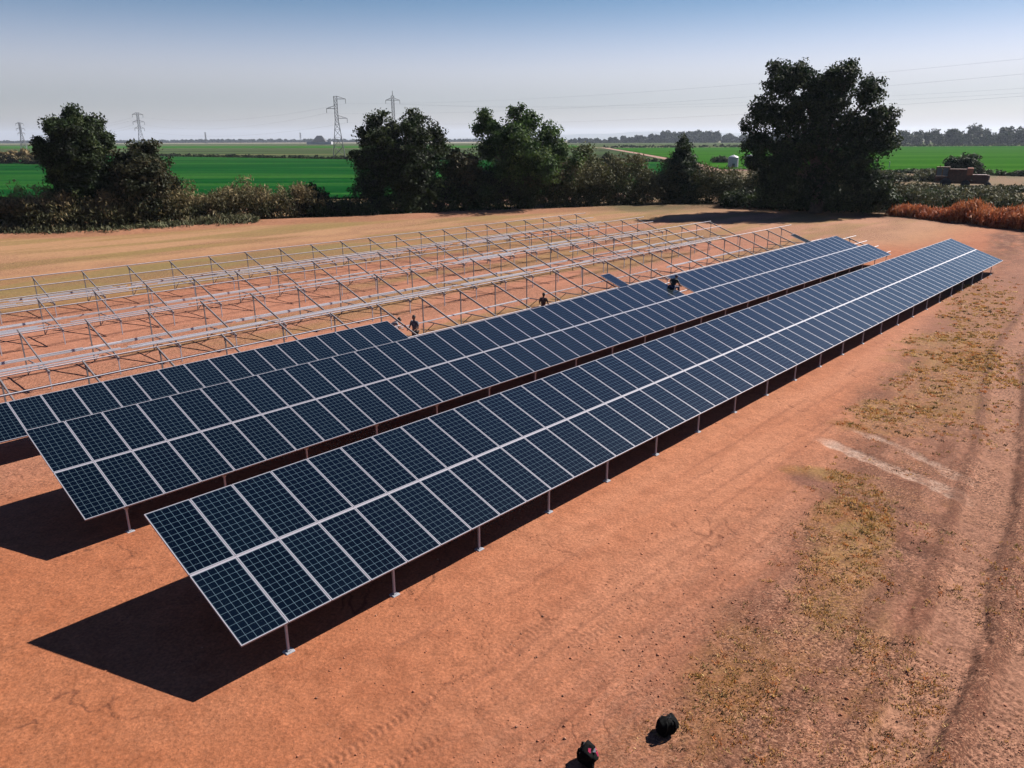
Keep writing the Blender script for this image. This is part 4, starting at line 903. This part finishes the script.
# ------------------------------------------------------------------ rusty machine
M_rust = mat('rusty_steel', (.11, .042, .02), .85, noise=(2.2, .45), bump=(.3, .03)); M_rusto = mat('faded_orange_paint', (.42, .12, .045), .7, noise=(2, .25)); M_tyre = mat('old_rubber', (.018, .018, .02), .85)
M_pal = mat('sun_bleached_metal', (.33, .22, .18), .6, noise=(2, .2)); M_glass = mat('dusty_window', (.10, .13, .16), .15)
def machine():
    root = thing('farm_machine', 'rusty brown old farm machine with a glazed cab parked among scrub', 'farm machine', (91.0, 157.5, 0), rad(-30)); X = MB; root.scale = (.88, .88, .88)
    b = X(); b.bbox(-3.0, 1.6, -1.4, 1.4, 1.7, 4.3, .1); b.bbox(-3.4, 5.2, -1.0, 1.0, 1.1, 1.75, .06)
    for x in (-2.2, -1.3, -.4, .5): b.box(x-.05, x+.05, -1.44, -1.38, 1.75, 4.2)
    body = b.build('body', M_rust, root)
    X().bbox(.55, 1.75, -1.5, 1.5, 3.0, 4.55, .08).build('side_panel', M_rusto, root)
    c = X(); 
    for x in (-5.6, -4.35, -3.1):
        for y in (-1.1, 1.1): c.box(x-.07, x+.07, y-.07, y+.07, 2.2, 4.5)
    c.bbox(-5.75, -2.95, -1.3, 1.3, 4.5, 4.75, .08); c.bbox(-5.7, -3.0, -1.2, 1.2, 1.5, 2.7, .06); c.tube([(-5.0, 0, 4.7), (-5.0, 0, 5.1)], .1, 8)
    cab = c.build('cab', M_rust, root)
    for x in (-4.98, -3.72): X().box(x-.5, x+.5, -1.06, -1.02, 2.75, 4.45).build('window', M_glass, cab)
    X().box(-5.62, -5.58, -1.0, 1.0, 2.75, 4.45).build('windscreen', M_glass, cab)
    h_ = X(); h_.bbox(1.8, 5.0, -.95, .95, 1.75, 3.0, .12); hood = h_.build('engine_hood', M_rust, root)
    X().bbox(.9, 4.6, -.98, .98, 3.003, 3.14, .03).build('hood_top', M_pal, hood); X().bbox(4.65, 5.15, -.9, .9, 1.9, 3.05, .08).build('grille', M_pal, hood)
    X().tube([(2.6, .3, 3.1), (2.6, .3, 4.2)], .09, 8).build('exhaust_pipe', M_tyre, hood)
    for (x, y, r_, w_) in ((-3.4, -1.5, 1.15, .6), (-3.4, 1.5, 1.15, .6), (5.0, -1.3, .75, .4), (5.0, 1.3, .75, .4), (.6, -1.5, .95, .5), (.6, 1.5, .95, .5)):
        t = X(); V = []
        t.lathe([(r_*.55, -w_/2), (r_*.9, -w_/2), (r_, -w_*.35), (r_, w_*.35), (r_*.9, w_/2), (r_*.55, w_/2)], seg=24)
        wh = t.build('wheel', M_tyre, root, (x, y, r_), (rad(90), 0, 0), True)
        X().lathe([(r_*.54, -w_*.42), (r_*.5, -w_*.3), (.15, -w_*.35), (.15, w_*.35), (r_*.5, w_*.3), (r_*.54, w_*.42)], seg=20).build('rim', M_pal, wh)
    X().tube([(-5.9, -1.2, .9), (-2.6, -1.6, .8)], .12, 8).build('lower_rail', M_pal, root, smooth=True); X().tube([(1.6, -1.5, .7), (4.2, -1.5, .6)], .14, 8).build('lower_rail', M_pal, root, smooth=True)
machine()

# ------------------------------------------------------------------ far shed
s_ = thing('farm_shed', 'dark hipped-roof shed far away on the horizon left of the largest pylon', 'shed', (-470, 1950, 0))
MB().box(-30, 30, -10, 10, -1, 7).build('wall', mat('grey_wall', (.35, .36, .4), .8, noise=(.1, .1)), s_)
MB().add([(-17, -12, 7.02), (17, -12, 7.02), (17, 12, 7.02), (-17, 12, 7.02), (-6, 0, 21), (6, 0, 21)], [(3, 2, 1, 0), (0, 1, 5, 4), (2, 3, 4, 5), (1, 2, 5), (3, 0, 4)]).build('roof', mat('dark_roof', (.05, .055, .07), .8, noise=(.2, .1)), s_)

# ------------------------------------------------------------------ pylons and lines
M_pyl = mat('pylon_steel', (.13, .14, .16), .6, .2); M_ins = mat('insulator', (.03, .03, .035), .5); M_wire = mat('cable', (.16, .17, .19), .6)
def pylon(label, loc, rz, style, H=35, t=.13):
    root = thing('power_pylon', label, 'pylon', loc, rz, 'transmission pylons across the fields'); mb = MB()
    wb, wm, zt = 3.6, .95, H*.60
    def half(z): return wb+(wm-wb)*min(1, z/zt) if z < zt else wm
    for sx in (-1, 1):
        for sy in (-1, 1): mb.tube([(sx*wb, sy*wb, -.5), (sx*wm, sy*wm, zt), (sx*wm, sy*wm, H-1.0)], t, 4)
    zs = [0, H*.17, H*.32, H*.44, H*.53, H*.60, H*.66, H*.72, H*.78, H*.84, H*.90, H-1]
    for a, b in zip(zs[:-1], zs[1:]):
        ha, hb = half(a), half(b)
        for i in range(4):
            c = [(-1, -1), (1, -1), (1, 1), (-1, 1)]; p, q = c[i], c[(i+1) % 4]
            mb.tube([(p[0]*ha, p[1]*ha, a), (q[0]*hb, q[1]*hb, b)], t*.6, 4); mb.tube([(q[0]*ha, q[1]*ha, a), (p[0]*hb, p[1]*hb, b)], t*.6, 4)
            mb.tube([(p[0]*hb, p[1]*hb, b), (q[0]*hb, q[1]*hb, b)], t*.6, 4)
    mb.build('lattice_tower', M_pyl, root)
    ends = []
    arms = ([(H-2.5, 1, 6.0), (H-8.0, -1, 5.6), (H-13.5, 1, 6.2)] if style == 'stagger' else [(H-4, 1, 5.2), (H-4, -1, 5.2)] if style == 'tee' else [(H-2.5, 1, 4.4), (H-2.5, -1, 4.4), (H-9, 1, 4.8), (H-9, -1, 4.8), (H-14.5, 1, 4.0), (H-14.5, -1, 4.0)])
    if style == 'tee': MB().tube([(0, 0, H-1.2), (0, 0, H+2.5)], .22, 5).build('peak', M_pyl, root)
    for z, s, l in arms:
        a = MB(); tip = (s*l, 0, z)
        for sy in (-1, 1): a.tube([(s*wm, sy*wm, z), tip], t*.9, 4); a.tube([(s*wm, sy*wm, z+1.6), tip], t*.8, 4)
        a.tube([(s*(wm+l)/2, 0, z+.7), (s*(wm+l)/2, -.4, z)], t*.5, 4); ao = a.build('cross_arm', M_pyl, root)
        i_ = MB(); i_.tube([(s*l, 0, z), (s*l, 0, z-2.6)], .13, 6)
        for q in range(6): i_.lathe([(.13, z-.5-q*.35), (.26, z-.55-q*.35), (.13, z-.62-q*.35)], s*l, 0, 8)
        i_.build('insulator', M_ins, ao); ends.append((s*l, z-2.6))
    c_, s2_ = math.cos(rz), math.sin(rz)
    return [(loc[0]+e*c_, loc[1]+e*s2_, z) for e, z in ends]
LD = math.atan2(-250, 241)+math.pi/2
pA = pylon('largest pylon, staggered arms, standing in the field left of the twin-topped tree', (-106, 487, 0), LD-rad(30), 'stagger', 36, .15)
pB = pylon('three-armed pylon just right of the leftmost trees on the horizon', (-343.5, 738, 0), LD-rad(20), 'stack', 35.5, .17)
pC = pylon('leftmost small pylon on the horizon left of all the trees', (-645.5, 1050, 0), LD-rad(20), 'stack', 34.5, .2)
pD = pylon('T-topped pylon rising behind the twin-topped tree', (-88, 600, 0), rad(5), 'tee', 42, .17)
pE = pylon('tiny faint pylon on the left horizon midway to the largest pylon', (-960, 2500, 0), rad(-30), 'stack', 36, .3)
pF = pylon('second tiny faint pylon just left of the largest pylon', (-715, 2700, 0), rad(-30), 'stack', 36, .3)
pN = [(230+e, 150, z) for e, z in ((6, 38), (-6, 33), (6, 28), (0, 24), (0, 44), (3, 20))]
def cable(a, b, sag, r_, label):
    t = np.linspace(0, 1, 28); a, b = np.array(a), np.array(b); p = a+(b-a)*t[:, None]; p[:, 2] -= 4*sag*t*(1-t)
    tag(MB().tube(p, r_, 4).build('power_cable', M_wire), label, 'cable', 'power cables strung between pylons')
for i, e in enumerate(pA[:3]): cable(e, pN[i], 6, .015, 'thin cable sloping up from the largest pylon towards the right edge')
for i in range(3): cable(pB[i*2], pA[i], 6, .022, 'thin cable between the largest pylon and the three-armed pylon')
for i in range(4): cable(pC[i], pB[i], 8, .03, 'thin cable between the three-armed pylon and the leftmost pylon')
for i, e in enumerate(pD): cable(e, (320+8*i, 330, 34+3*i), 7, .018, 'thin cable running right from the T-topped pylon behind the largest oak')

# ------------------------------------------------------------------ air
hz = MB().box(-16000, 16000, -300, 18500, -12, 230).build('haze', None)
hz.data.materials.clear(); mh = bpy.data.materials.new('haze_air'); mh.use_nodes = True; n = mh.node_tree.nodes
n.remove(n['Principled BSDF']); pv = n.new('ShaderNodeVolumePrincipled'); pv.inputs['Color'].default_value = (.70, .80, .96, 1); pv.inputs['Density'].default_value = .00005; pv.inputs['Anisotropy'].default_value = .2
mh.node_tree.links.new(pv.outputs[0], n['Material Output'].inputs['Volume']); hz.data.materials.append(mh)
tag(hz, 'thin bluish haze over the fields', 'haze', kind='stuff')
